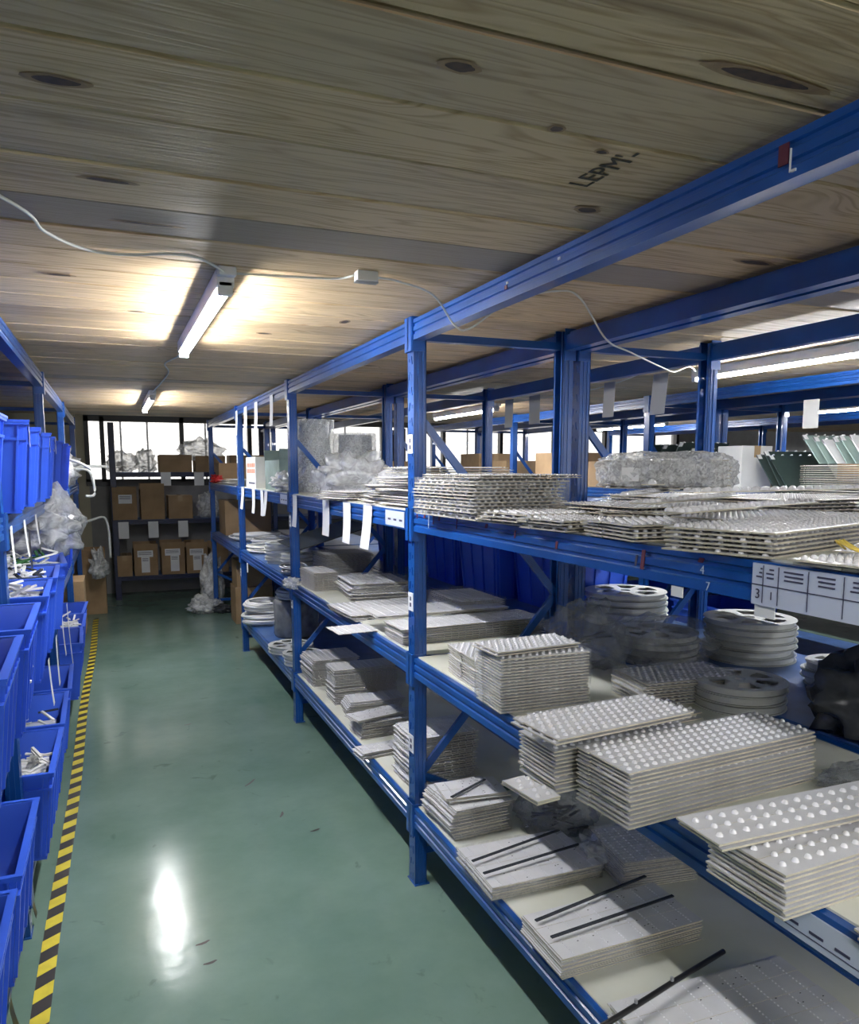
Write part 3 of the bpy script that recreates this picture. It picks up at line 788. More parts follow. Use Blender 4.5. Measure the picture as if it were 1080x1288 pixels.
bag('glinting clear film on the shelf right of the large overhanging stack', (1.42, 1.07, Z2), (.10, .06, .022), 'greybag', 33, .4, name='film_sheet')

# --- near bay, top shelf
bundle('tall strip board stack in clear film right of the near post, top shelf', .915, 1.885, Z3, .30, .40, .116, .0095, DOME, 3, wrap=1, jit=.006, curl=.006)
bundle('large flat board pair capping the film stack right of the near post', .92, 1.87, Z3 + .1155, .33, .40, .013, .006, SMALL, 1, jit=.008)
bundle('short cream board stack leaning against the near corner of the film stack', .925, 1.66, Z3, .22, .19, .038, .0085, DOME, 9, jit=.012)
bundle('low cream board stack at the top shelf edge, right of the film stack', .925, 1.46, Z3, .17, .17, .030, .0075, DOME, 8, jit=.01)
bundle('cream board stack with uneven edges at the top shelf edge, before the corrugated stack', .930, 1.22, Z3, .24, .20, .042, .0075, DOME, -5, jit=.012)
bundle('small dark-gapped board pile behind the uneven cream stack on the top shelf', 1.18, 1.42, Z3, .30, .20, .050, .0085, SMALL, 20, jit=.015)
bundle('squared stack of domed boards above the printed beam label', .955, .90, Z3, .46, .20, .052, .0075, DOME, 18, jit=.004)
bundle('thin cream boards jutting over the beam at the right edge of the top shelf', .945, .64, Z3, .36, .20, .014, .006, DOME, 5, jit=.008)


def long_board(label, x, y, z, L, w, ang, tilt=0):
    me = board_mesh(L, w, .030, .030, .009, .008, strip=w, seg=8)
    o = put('led_bar', me, None, (x, y, z), math.radians(ang)); o.rotation_euler = (0, math.radians(tilt), math.radians(ang))
    return tag(o, label, 'light bar')


zt = Z3 + .062
for i, (x, y, L, w, a, t, la) in enumerate([
    (.93, 1.08, .66, .06, 22, 0, 'longest domed bar in front, lying over the squared top-shelf stack'),
    (.96, 1.20, .62, .05, 30, 0, 'domed bar second from the front on the squared top-shelf stack'),
    (.99, 1.30, .60, .05, 41, 0, 'domed bar third from the front in the fan on the top shelf'),
    (1.02, 1.16, .58, .06, 8, 0, 'domed bar crossing lowest toward the right on the top-shelf fan'),
    (1.10, 1.34, .60, .05, 52, 0, 'rearmost domed bar of the fan under the film-wrapped roll')]):
    long_board(la, x, y, zt + i * .011, L, w, a, t)
# film roll of strips lying on top
root = empty('wrapped_strip_roll', 'oval strip roll in crinkled film with small white label, atop the fan', 'bundle', (1.315, 1.60, zt + .030), math.radians(-40))
root.scale = (.84, .84, .90)
me = board_mesh(.36, .17, .03, .024, .008, .006, strip=.024, seg=6)
for i in range(9): put('led_board', me, root, (-.18 + R.uniform(-.006, .006), -.085, i * .0095), R.uniform(-.02, .02))
b = MB(); crumple(b, (0, 0, .045), (.205, .115, .058), 'bubble', 41, .08, 56, 22, 5, flat=.7, sq=.55); b.build('film_wrap', root)
b = MB(); b.box((-.125, -.112, .02), (-.075, -.110, .058), 'paper'); b.build('label_card', root)
for la, x, y, w, d, h, rz, kd in [
    ('wide domed boards spread flat behind the squared stack, under the bar fan', 1.16, 1.06, .40, .26, .055, 12, DOME),
    ('wide white boards filling the back of the near top shelf below the film roll', 1.14, 1.50, .40, .34, .060, 2, SMALL),
    ('white board pile on the back rack top shelf, right of the film roll', 1.66, .95, .50, .42, .075, -4, SMALL),
    ('white board pile on the back rack top shelf, directly behind the film roll', 1.66, 1.50, .50, .42, .070, 3, SMALL),
    ('white board pile on the back rack beside the double middle post', 1.66, 2.02, .50, .34, .060, 0, SMALL)]:
    bundle(la, x, y, Z3, w, d, h, .0095, kd, rz, jit=.012)
# loose bar with yellow wires
root = empty('wired_light_bar', 'short white light bar with yellow wires at the right edge of the top shelf', 'light bar', (1.02, .78, Z3 + .016), math.radians(14))
put('led_bar', board_mesh(.20, .03, .032, .03, .010, .009, strip=.03, seg=8), root, (0, .03, 0))
put('led_bar', board_mesh(.20, .03, .032, .03, .010, .009, strip=.03, seg=8), root, (.01, .0, .012), .05)
M['wire'] = mat('yellow_wire', (.6, .45, .08), .5)
b = MB()
for q in range(3): b.tube(spline([(0, .02 + .01 * q, .006), (-.03 - .01 * q, .03, .022), (-.02, .0, .004), (.04 + .03 * q, -.02, .003)]), .0016, 'wire', 6)
b.build('wires', root)

# --- second bay (y 2.5 - 4.39)
bundle('wide white board stack behind the near post, middle shelf of the second bay', .965, 2.60, Z2, .62, .20, .068, .0085, SMALL, 2, jit=.004)
bundle('large thin board resting on the wide stack behind the near post', .935, 2.80, Z2 + .071, .58, .22, .010, .006, FLAT, 0, jit=.006)
bundle('flat white boards sliding toward the aisle in the second bay middle shelf', .935, 3.12, Z2, .44, .34, .034, .007, SMALL, 4, jit=.012)
bundle('square-cut board stack at the far post end of the second bay middle shelf', .975, 3.98, Z2, .14, .30, .105, .008, SMALL, 2, jit=.003)
bundle('film-wrapped board stack with ragged ends in the second bay middle shelf', 1.08, 3.60, Z2, .30, .34, .095, .0085, SMALL, -4, wrap=2, jit=.015, curl=.02)
bundle('dark dim board bundle at the back of the second bay middle shelf', 1.34, 2.90, Z2, .21, .34, .10, .009, SMALL, 0, wrap=1)
o = put('led_board', board_mesh(.17, .16, .03, .016, .004, .003, strip=.032, seg=5), None, (.80, 2.88, Z2 + .001), math.radians(4))
tag(o, 'single white board jutting far over the aisle from the second bay middle shelf', 'circuit board')
for la, x, y, w, d, h, p, rz in [
    ('tall wavy board stack at the far post, bottom shelf of the second bay', .985, 4.06, .27, .26, .155, .009, 2),
    ('dense square board block, second from the far post, second bay bottom shelf', 1.0, 3.70, .34, .17, .19, .0085, 0),
    ('slumped board stack third from the far post on the second bay bottom shelf', 1.01, 3.45, .28, .14, .095, .008, -4),
    ('low board stack with lid board, fourth from the far post, second bay bottom', .975, 3.16, .33, .15, .085, .008, 3),
    ('thin spread boards jutting toward the aisle on the second bay bottom shelf', .905, 2.93, .42, .10, .035, .008, 6),
    ('tall strip stack directly behind the near post on the second bay bottom shelf', .99, 2.56, .27, .21, .215, .009, 2)]:
    bundle(la, x, y, Z1, w, d, h, p, SMALL, rz, jit=.006, curl=.015 if 'wavy' in la or 'slumped' in la else 0)
bundle('lid boards skewed over the low stack on the second bay bottom shelf', .955, 3.14, Z1 + .088, .26, .12, .010, .006, FLAT, 14)
# top shelf of second bay: loose white boards
k = 0
for la, x, y, w, d, z, h, rz in [
    ('pile of white strip boards just beyond the near post on the top shelf', .98, 2.56, .42, .30, 0, .12, 3),
    ('white boards stacked in the middle of the second bay top shelf', .96, 2.92, .34, .26, 0, .085, -8),
    ('low loose white boards before the plastic bag on the top shelf', .955, 3.28, .30, .26, 0, .045, 14),
    ('thin scattered boards along the beam under the hanging paper tags', .945, 3.62, .14, .30, 0, .02, -5)]:
    bundle(la, x, y, Z3, w, d, h, .009, SMALL, rz, jit=.022)
bundle('long boards spanning the top of the white pile beyond the near post', 1.0, 2.55, Z3 + .126, .55, .16, .034, .009, SMALL, 24, jit=.02)
bag('clear peaked plastic bag full of white parts on the second bay top shelf', (1.20, 3.95, Z3), (.20, .28, .13), 'bag', 51, .34, filler=('white', 40))
bag('smaller clear bag slumped beside the peaked bag on the top shelf', (1.28, 3.45, Z3), (.16, .18, .085), 'bag', 53, .3, filler=('white', 20))


# bubble wrap rolls standing at the back
def roll(label, x, y, z, r, h, k='bubble', seed=1):
    root = empty('bubble_wrap_roll', label, 'bubble wrap', (x, y, z))
    b = MB(); n = 40; m = 16; vs = []; fs = []
    for i in range(m + 1):
        for j in range(n):
            a = 2 * math.pi * j / n; q = r * (1 + .10 * noise.noise(Vector((math.cos(a) * 2, math.sin(a) * 2, i * .35 + seed))) + (.025 if (i + j) % 2 else 0))
            vs.append((q * math.cos(a), q * math.sin(a), h * i / m))
    for i in range(m):
        for j in range(n): fs.append((i * n + j, i * n + (j + 1) % n, (i + 1) * n + (j + 1) % n, (i + 1) * n + j))
    fs.append(tuple(m * n + j for j in range(n)))
    b.add(vs, fs, k, None, False); b.build('outer_wrap', root)
    c = MB(); c.lathe([(r * .8, 0), (r * .8, h * .97), (0, h * .97)], 'reel', 24); c.build('inner_roll', root)
    return root


roll('tall bubble wrap roll standing on the third bay top shelf, left of the other', 1.17, 4.72, Z3, .125, .44, seed=2)
roll('bubble wrap roll standing nearer the back of the third bay top shelf', 1.42, 4.66, Z3, .13, .36, seed=5)

# --- third bay (y 4.45 - 6.34)
def carton(label, x, y, z, w, d, h, rz=0, open_=False, lab_=None, name='cardboard_box', k='card', flap=.5, face='y'):
    root = empty(name, label, 'box', (x, y, z), math.radians(rz)); b = MB(); t = .004
    if open_:
        b.box((0, 0, 0), (w, t, h), k); b.box((0, d - t, 0), (w, d, h), k); b.box((0, 0, 0), (t, d, h), k); b.box((w - t, 0, 0), (w, d, h), k); b.box((0, 0, 0), (w, d, t), k)
    else: b.box((0, 0, 0), (w, d, h), k)
    b.build('box_body', root, bevel=.002)
    if open_:
        for a, c in (((0, 0), (w, 0)), ((0, d), (w, d))):
            f = MB(); s = -1 if a[1] == 0 else 1
            f.hexa([(a[0], a[1], h), (c[0], c[1], h), (c[0], c[1] + s * .02 * flap, h + .07), (a[0], a[1] + s * .02 * flap, h + .07),
                    (a[0], a[1] + t, h), (c[0], c[1] + t, h), (c[0], c[1] + t + s * .02 * flap, h + .07), (a[0], a[1] + t + s * .02 * flap, h + .07)], k)
            f.build('flap', root)
    else:
        f = MB(); f.box((w / 2 - .025, -.0008, h * .75), (w / 2 + .025, d + .0008, h + .0008), 'tape'); f.build('tape_strip', root)
    if lab_:
        for (x0, z0, x1, z1) in lab_:
            f = MB(); f.box((x0 * w, -.0022, z0 * h), (x1 * w, -.0008, z1 * h), 'paper')
            for q in range(3): f.box((x0 * w + .01, -.0028, z1 * h - .02 - q * .014), (x1 * w - .015, -.0021, z1 * h - .015 - q * .014), 'ink')
            f.build('paper_label', root)
    return root


c = carton('white carton with orange printing on the top shelf between the two farther posts', .98, 5.72, Z3, .45, .42, .23, k='white')
b = MB(); rr = random.Random(4)
for q in range(6):
    for p_ in range(2): b.box((-.0012, .03 + q * .06, .11 + p_ * .045), (-.0003, .07 + q * .06, .14 + p_ * .045), 'orange')
b.box((-.0012, .04, .03), (-.0003, .30, .042), 'ink')
b.build('printed_marking', c)
carton('open-topped grey box of parts in front of the orange-printed carton', 1.0, 4.95, Z3, .34, .50, .20, open_=True, k='glassy', name='parts_box')
bag('white tangle of parts spilling beside the grey parts box', (1.02, 4.82, Z3), (.09, .20, .07), 'bag', 61, .4, filler=('white', 18), name='film_bag')


def coil(label, x, y, z, r, n, k='cable', w=.006, seed=0, name='cable_coil', rz=0, cat='coil'):
    rr = random.Random(seed); b = MB()
    for i in range(n):
        q = r * rr.uniform(.78, 1.0); cx, cy = rr.uniform(-.02, .02), rr.uniform(-.02, .02); tz = rr.uniform(-.02, .02)
        pts = [(cx + q * math.cos(a), cy + q * math.sin(a), w + i * w * 1.1 + tz * (math.sin(a) + 1) * .5 + .004) for a in [2 * math.pi * j / 36 for j in range(36)]]
        pts = [(p[0], p[1], max(p[2], w)) for p in pts]
        b.tube(pts, w, k, 6, True)
    return tag(b.build(name, None, (x, y, z)), label, cat)


coil('wide pale hose coil lying on the middle shelf past the farthest near post', 1.22, 7.15, Z2, .24, 9, 'white', .007, 1)
coil('second pale coil behind the wide one on the farthest middle shelf', 1.30, 6.75, Z2, .2, 6, 'white', .006, 2)
coil('flat coil of clear tubing next to the third post on the middle shelf', 1.15, 6.05, Z2, .19, 7, 'cable', .007, 3)
reels(1.10, 5.35, Z2, .13, 6, lab('of the tall stack on the third bay middle shelf'), 'reels in the third bay middle shelf stack')
reels(1.12, 5.02, Z2, .11, 4, lab('of the short stack beside the second post'), 'reels in the short third bay stack')
coil('small dark coil hanging over the front of the third bay middle shelf', 1.04, 4.70, Z2, .10, 7, 'steel', .006, 8)
b = MB(); b.box((0, 0, 0), (.50, .62, .006), 'dark', Matrix.Rotation(math.radians(-16), 4, 'Y')); tag(b.build('dark_tray', None, (1.02, 4.55, Z2 + .16)), 'dark sheet tilted behind the reels on the third bay middle shelf', 'sheet')
bundle('flat grey boards under the tilted dark sheet on the middle shelf', 1.18, 4.52, Z2, .32, .30, .14, .010, SMALL, 3, jit=.01)
bag('clear plastic scrap taped round the second post at middle-shelf height', (.935, 4.33, Z2 - .03), (.05, .10, .035), 'bag', 71, .4, name='film_scrap')
# bottom shelf third bay
Zb = Z1
coil('bottom white ring coil leaning at the third post on the bottom shelf', 1.05, 5.98, Zb, .17, 6, 'white', .011, 11)
coil('white ring coil piled above the bottom one at the third post', 1.06, 6.02, Zb + .10, .16, 5, 'white', .011, 12)
root = empty('wrapped_drum', 'tall grey film-wrapped drum with white rings on top, third bay bottom shelf', 'drum', (1.20, 5.45, Zb))
b = MB(); b.lathe([(0, 0), (.155, 0), (.165, .02), (.16, .12), (.165, .24), (.155, .27), (0, .27)], 'greywrap', 32, None, True); b.build('drum_body', root)
b = MB()
for i in range(4): b.tube([(.14 * math.cos(a) + .01 * (i % 2), .14 * math.sin(a), .285 + i * .016) for a in [2 * math.pi * j / 32 for j in range(32)]], .009, 'white', 6, True)
b.build('ring_coil', root)
reels(1.05, 4.98, Zb, .15, 2, lab('of the white pair on the third bay bottom shelf'), 'white reels on the third bay bottom shelf')
reels(1.05, 4.62, Zb, .12, 3, lab('of the white pile past the second post, bottom shelf'), 'white reels just past the second post')
# fourth bay
bundle('thin white boards stacked on the farthest top shelf', .96, 6.55, Z3, .5, .6, .06, .01, SMALL, 0, jit=.02)
bundle('thin flat boards on the farthest top shelf behind the red item', .98, 7.35, Z3, .5, .5, .04, .01, SMALL, 0, jit=.02)
b = MB(); crumple(b, (0, 0, .035), (.06, .10, .05), 'red', 81, .4, flat=.7); tag(b.build('red_cloth', None, (.98, 7.98, Z3)), 'crumpled red cloth at the far end of the top shelf', 'cloth')
carton('tall brown carton on the floor beneath the farthest middle shelf', 1.06, 7.50, 0, .36, .34, .36)
carton('brown carton stacked on the tall one beneath the farthest middle shelf', 1.08, 7.52, .361, .34, .32, .26)
carton('brown carton on the farthest top shelf beside the post', 1.0, 7.95, Z3 + .0, .4, .28, .20)
carton('brown carton on the farthest middle shelf under the coils rack end', 1.02, 7.75, Z2, .45, .45, .34)
bag('large milky plastic bag slumped on the floor at the end of the right rack', (.96, 8.50, 0), (.12, .13, .34), 'bag', 91, .3, filler=('white', 20))
bag('flattened clear bag spilling onto the green floor beside the milky bag', (.84, 8.28, 0), (.16, .14, .10), 'bag', 93, .35)
bag('small black bag on the floor between the milky bag and the rack foot', (1.02, 8.20, 0), (.10, .09, .05), 'dark', 95, .3, name='black_bag')


# paper tags hanging from beams -----------------------------------------
def hang(label, x, y, ztop, w, h, k='paper', ax='y', tilt=0, name='paper_tag', cat='tag', sway=0):
    b = MB(); n = 6
    for i in range(n):
        z0, z1 = -h * i / n, -h * (i + 1) / n; o0 = tilt * (i / n) ** 2; o1 = tilt * ((i + 1) / n) ** 2; s0 = sway * i / n; s1 = sway * (i + 1) / n
        if ax == 'y': b.hexa([(o1, s1, z1), (o1 + .0008, s1, z1), (o1 + .0008, w + s1, z1), (o1, w + s1, z1), (o0, s0, z0), (o0 + .0008, s0, z0), (o0 + .0008, w + s0, z0), (o0, w + s0, z0)], k)
        else: b.hexa([(s1, o1, z1), (w + s1, o1, z1), (w + s1, o1 + .0008, z1), (s1, o1 + .0008, z1), (s0, o0, z0), (w + s0, o0, z0), (w + s0, o0 + .0008, z0), (s0, o0 + .0008, z0)], k)
    return tag(b.build(name, None, (x, y, ztop)), label, cat, 'paper tags hanging from the racks')


P3 = 1.356
for la, y, w, h, s in [
    ('paper tag hanging below the top shelf, first past the near post', 2.87, .11, .175, .02),
    ('paper tag hanging below the top shelf, second past the near post', 3.17, .11, .175, -.02),
    ('paper tag hanging below the top shelf, third past the near post', 3.52, .12, .17, -.03),
    ('paper tag hanging beside the second post at top shelf height', 4.20, .10, .175, -.02),
    ('paper tag beyond the second post, nearest strip of the V-shaped pair', 5.06, .10, .165, .04),
    ('paper tag beyond the second post, farther strip of the V-shaped pair', 5.22, .10, .17, -.06),
    ('paper tag beyond the second post, just past the V-shaped pair', 5.54, .11, .17, -.03),
    ('paper tag farthest along the top shelf beam, beside the third post', 6.02, .12, .165, .02)]:
    hang(la, .9395, y, P3, w, h, tilt=-.012, sway=s)
for la, y, w in [('paper strip hanging from the high beam, first past the second post', 4.80, .10), ('paper strip hanging from the high beam, second past the second post', 5.34, .12),
                 ('paper strip hanging from the high beam, third past the second post', 5.78, .13), ('paper strip hanging from the high beam against the third post', 6.24, .09)]:
    hang(la, .9395, y, 1.955, w, .19, tilt=-.01, sway=-.02)
for la, x, y, w, h, s in [('grey card hanging high behind the near bay, left of the widest pair', 2.245, 3.12, .09, .165, .01),
                          ('grey card hanging high behind the near bay, right of the widest pair', 2.245, 2.74, .10, .175, .02),
                          ('grey card hanging from the back beam, right one between the middle posts', 2.245, 3.82, .12, .16, 0),
                          ('grey card hanging from the back beam, left one between the middle posts', 2.245, 4.13, .10, .165, .01),
                          ('grey card hanging at the far right over the glassy boards', 3.44, 3.0, .10, .12, 0)]:
    hang(la, x, y, 1.915 if x < 3 else 1.865, w, h if x < 3 else .15, 'greypaper', sway=s)
b = MB(); b.box((0, 0, 0), (.002, .05, .07), 'paper'); tag(b.build('paper_tag', None, (.938, 5.93, .71)), 'small white tag tied under the middle shelf in the third bay', 'tag', 'paper tags hanging from the racks')


# ---------------------------------------------------------------- crates
def crate_mesh(L, Wd, H):
    b = MB(); tp = .84; t = .004

    def corner(z, e=0):
        s = tp + (1 - tp) * z / H
        return [(-Wd / 2 * s - e, -L / 2 * s - e, z), (Wd / 2 * s + e, -L / 2 * s - e, z), (Wd / 2 * s + e, L / 2 * s + e, z), (-Wd / 2 * s - e, L / 2 * s + e, z)]
    o0, o1, i0, i1 = corner(0), corner(H), corner(.006, -t), corner(H, -t)
    vs = o0 + o1 + i0 + i1
    fs = [(3, 2, 1, 0)] + [(k, (k + 1) % 4, (k + 1) % 4 + 4, k + 4) for k in range(4)] + [(k + 4, (k + 1) % 4 + 4, (k + 1) % 4 + 12, k + 12) for k in range(4)] + \
         [(k + 12, (k + 1) % 4 + 12, (k + 1) % 4 + 8, k + 8) for k in range(4)] + [(8, 9, 10, 11)]
    b.add(vs, fs, 'crate')
    for z0, z1, e in ((H - .012, H, .013), (H - .060, H - .052, .010), (H - .004, H + .003, .015)):
        a, c, d, f = corner(z0, e), corner(z1, e), corner(z0, 0), corner(z1, 0)
        vs = a + c + d + f
        b.add(vs, [(k, (k + 1) % 4, (k + 1) % 4 + 4, k + 4) for k in range(4)] + [(k + 4, (k + 1) % 4 + 4, (k + 1) % 4 + 12, k + 12) for k in range(4)] + [(k + 8, (k + 1) % 4 + 8, (k + 1) % 4, k) for k in range(4)], 'crate')
    # vertical ribs
    def rib(side, u, w, z0, z1, e):
        pts = []
        for z in (z0, z1):
            s = tp + (1 - tp) * z / H
            if side in (0, 1):
                sg = -1 if side == 0 else 1; x = sg * Wd / 2 * s; y = u * L / 2 * s
                q = [(x, y - w), (x + sg * e, y - w), (x + sg * e, y + w), (x, y + w)]
            else:
                sg = -1 if side == 2 else 1; y = sg * L / 2 * s; x = u * Wd / 2 * s
                q = [(x - w, y), (x - w, y + sg * e), (x + w, y + sg * e), (x + w, y)]
            pts.append([(a, c, z) for a, c in q])
        b.hexa(pts[0] + pts[1], 'crate')
    for side in (0, 1):
        for u in (-.9, -.3, .3, .9): rib(side, u, .006, .012, H - .055, .009)
        for u in (-.9, -.6, -.3, 0, .3, .6, .9): rib(side, u, .002, H - .055, H - .01, .009)
    for side in (2, 3):
        for u in (-.9, -.45, 0, .45, .9): rib(side, u, .0035, .012, H - .055, .009)
        for u in (-.9, -.6, -.3, 0, .3, .6, .9): rib(side, u, .002, H - .055, H - .01, .009)
    # foot ring
    a, c = corner(-.0, .004), corner(.010, .004); b.add(a + c, [(k, (k + 1) % 4, (k + 1) % 4 + 4, k + 4) for k in range(4)] + [(4, 5, 6, 7)][:0] + [(3, 2, 1, 0)], 'crate')
    return b.mesh('plastic_crate')


CR = {}


def crate(label, x, y, z, L=.44, Wd=.36, H=.30, rz=0, group='blue plastic crates', card=False, fill=None, seed=0):
    """(x,y) centre of the bottom"""
    k = (L, Wd, H)
    if k not in CR: CR[k] = crate_mesh(L, Wd, H)
    root = empty('plastic_crate', label, 'crate', (x, y, z), math.radians(rz), group); put('crate_body', CR[k], root)
    if card:
        b = MB(); b.box((Wd / 2 + .012, -.03, H - .075), (Wd / 2 + .0135, .045, H - .01), 'paper'); b.build('label_card', root)
    if fill:
        kk, n, zz = fill; rr = random.Random(seed); f = MB()
        for q in range(n):
            px = rr.uniform(-.38, .38) * Wd; py = rr.uniform(-.38, .38) * L; pz = zz * H + rr.uniform(-.04, .03); t = rr.uniform(0, 3.14); l = rr.uniform(.025, .05)
            f.bar((px - l * math.cos(t), py - l * math.sin(t), pz), (px + l * math.cos(t), py + l * math.sin(t), pz + rr.uniform(-.02, .03)), .010, .007, rr.choice(kk))
        f.box((-.40 * Wd, -.42 * L, .02), (.40 * Wd, .42 * L, zz * H - .03), kk[0])
        f.build('crate_contents', root)['kind'] = 'stuff'
    return root


# left rack: top shelf
ZA = 1.3595
for i, (y, cd, la) in enumerate([
    (2.93, True, 'blue crate nearest the left post on the top shelf, with a white card'),
    (3.40, False, 'second blue crate on the left top shelf, counted from the nearest post'),
    (3.87, True, 'third blue crate on the left top shelf, counted from the nearest post'),
    (4.28, True, 'fourth blue crate on the left top shelf, just before the second left post'),
    (4.86, False, 'fifth blue crate on the left top shelf, just past the second left post'),
    (5.34, False, 'sixth blue crate on the left top shelf'),
    (5.81, False, 'seventh and last blue crate on the left top shelf')]):
    crate(la, -.43, y, ZA, .42, .34, .29, card=cd, rz=R.uniform(2, 7), group='crates on the left top shelf')
crate('blue crate nearest the viewer on the left top shelf, before the left post', -.455, 2.34, ZA, .44, .34, .29, group='crates on the left top shelf')
# middle shelf
ZB = .8045
for i, (y, fl, la) in enumerate([
    (1.86, None, 'front blue crate on the left middle shelf, cut by the picture edge'),
    (2.36, (('white', 'white'), 30, .45), 'blue crate just in front of the left post on the middle shelf'),
    (2.91, (('white', 'paper', 'steel'), 60, .95), 'blue crate just behind the left post on the middle shelf, topped with white bits'),
    (3.37, (('white', 'dark', 'paper'), 70, .98), 'middle-shelf blue crate heaped with white and dark scraps below the hanging tags'),
    (3.83, (('white', 'green', 'paper'), 70, 1.0), 'middle-shelf blue crate with a green cloth among white parts')]):
    crate(la, -.41, y, ZB, .41, .37, .29, fill=fl, seed=i, rz=R.uniform(1, 7), group='crates on the left middle shelf')
crate('dark-sided blue crate under the draped plastic bag on the middle shelf', -.43, 4.27, ZB, .40, .34, .27, group='crates on the left middle shelf')
crate('small blue crate high on the middle shelf beyond the draped bag', -.43, 5.4, ZB + .0, .40, .30, .26, group='crates on the left middle shelf', fill=(('white',), 20, .8))
crate('blue crate at the far end of the left middle shelf beneath cables', -.43, 6.0, ZB, .40, .30, .26, group='crates on the left middle shelf', fill=(('white', 'steel'), 20, .8))
bag('large milky plastic bag draped from the middle shelf crates toward the aisle', (-.36, 4.42, ZB + .24), (.21, .34, .20), 'bag', 101, .3, filler=('white', 14), flat=.8)
# bottom shelf
ZC = .2045
for i, (x, y, fl, la) in enumerate([
    (-.455, 1.70, (('dark', 'white'), 8, .3), 'lowest front blue crate at the bottom left corner of the picture'),
    (-.45, 2.25, (('white', 'white', 'paper'), 14, .35), 'open blue crate in front of the left post on the bottom shelf'),
    (-.42, 2.93, (('white', 'white', 'cable'), 90, .8), 'blue crate behind the left post on the bottom shelf, heaped with white parts'),
    (-.42, 3.45, (('white', 'paper', 'dark'), 40, .75), 'bottom-shelf blue crate third back, with white strips on top'),
    (-.42, 3.97, None, 'bottom-shelf blue crate fourth back, under slanted paper strips'),
    (-.40, 4.85, (('white',), 20, .6), 'bottom-shelf blue crate protruding beside the yellow tape, past the second left post'),
    (-.40, 5.35, (('white', 'paper'), 50, .95), 'bottom-shelf blue crate filled with white foam'),
    (-.41, 5.85, None, 'bottom-shelf blue crate behind the foam-filled one')]):
    crate(la, x, y, ZC, .46, .38, .31 if y < 4.5 else .33, fill=fl, seed=20 + i, rz=R.uniform(-2, 2), group='crates on the left bottom shelf')
for la, y, zt_, w, h, s, k in [
    ('paper tag hanging on the left rack, nearest the first left post', 2.74, 1.32, .05, .15, 0, 'paper'),
    ('paper tag hanging on the left rack, second behind the first left post', 3.14, 1.315, .06, .14, .04, 'paper'),
    ('paper tag hanging on the left rack, third behind the first left post', 3.60, 1.31, .06, .13, .05, 'paper'),
    ('long paper tag before the first left post beside the bright connector', 2.26, 1.30, .05, .16, .02, 'paper'),
    ('black pointed tag hanging over the scrap-heaped crate', 3.30, 1.26, .06, .14, -.05, 'black'),
    ('black pointed tag hanging over the green-cloth crate', 3.72, 1.27, .05, .13, -.04, 'black'),
    ('paper strip hanging over the bottom crates behind the first left post', 2.95, .745, .05, .12, .05, 'paper'),
    ('paper strip hanging over the bottom crates, second behind the first left post', 3.36, .745, .06, .13, -.04, 'paper'),
    ('paper strip hanging over the bottom crates, third behind the first left post', 3.78, .745, .05, .12, .03, 'paper'),
    ('long paper strip slanting over the fourth bottom crate', 4.18, .745, .05, .28, .12, 'paper'),
    ('black tag below the bottom shelf near the yellow tape, farther one', 2.62, .145, .04, .11, .05, 'black'),
    ('black tag below the bottom shelf near the yellow tape, nearer one', 2.06, .145, .04, .11, .05, 'black')]:
    hang(la, -.302 if zt_ > 1 else (-.236 if zt_ > .5 else -.303), y, zt_ if zt_ > 1 or zt_ < .5 else zt_ + .085, w, h if zt_ > 1 or zt_ < .5 else h + .06, k, sway=s, tilt=.006)
carton('tan carton standing on the left bottom shelf beyond the blue crates', -.56, 6.05 + .5, ZC, .32, .40, .42)
carton('tall brown carton on the floor at the far end of the left rack', -.44, 8.6, 0, .34, .36, .60, open_=True)
carton('brown carton on the left middle shelf near the far wall', -.72, 6.65, ZB, .36, .40, .30, open_=True)
carton('brown carton on the left middle shelf, farthest along', -.72, 7.3, ZB, .38, .40, .34)
bag('white cloth-like film hanging over the tall brown carton', (-.16, 8.45, .40), (.08, .14, .16), 'bag', 111, .4, name='film_scrap')
bag('clear bag of cables on the left top shelf beyond the crates', (-.48, 6.75, ZA), (.20, .24, .20), 'bag', 113, .3, filler=('white', 30))
bag('second clear bag of cables on the left top shelf near the windows', (-.46, 7.45, ZA), (.20, .26, .22), 'bag', 115, .3, filler=('white', 30))
for q, (la, pts) in enumerate([
    ('bent white pipe sticking into the aisle high on the left rack', [(-.5, 6.6, 1.62), (-.25, 6.5, 1.56), (-.14, 6.5, 1.50)]),
    ('white pipe sticking out lower on the left rack near the far end', [(-.5, 7.2, 1.45), (-.22, 7.1, 1.52), (-.02, 7.2, 1.52)]),
    ('grey bent pipe reaching out from the left middle shelf end', [(-.5, 7.9, .92), (-.2, 7.9, 1.02), (-.06, 7.9, 1.02), (-.04, 7.9, .66)]),
    ('white tube loop hanging at the far end of the left top shelf', [(-.28, 6.9, 1.5), (-.16, 6.9, 1.48), (-.13, 6.9, 1.30), (-.2, 6.9, 1.28)])]):
    b = MB(); b.tube(spline(pts, 5), .011, 'reel', 8); tag(b.build('plastic_pipe'), la, 'pipe')

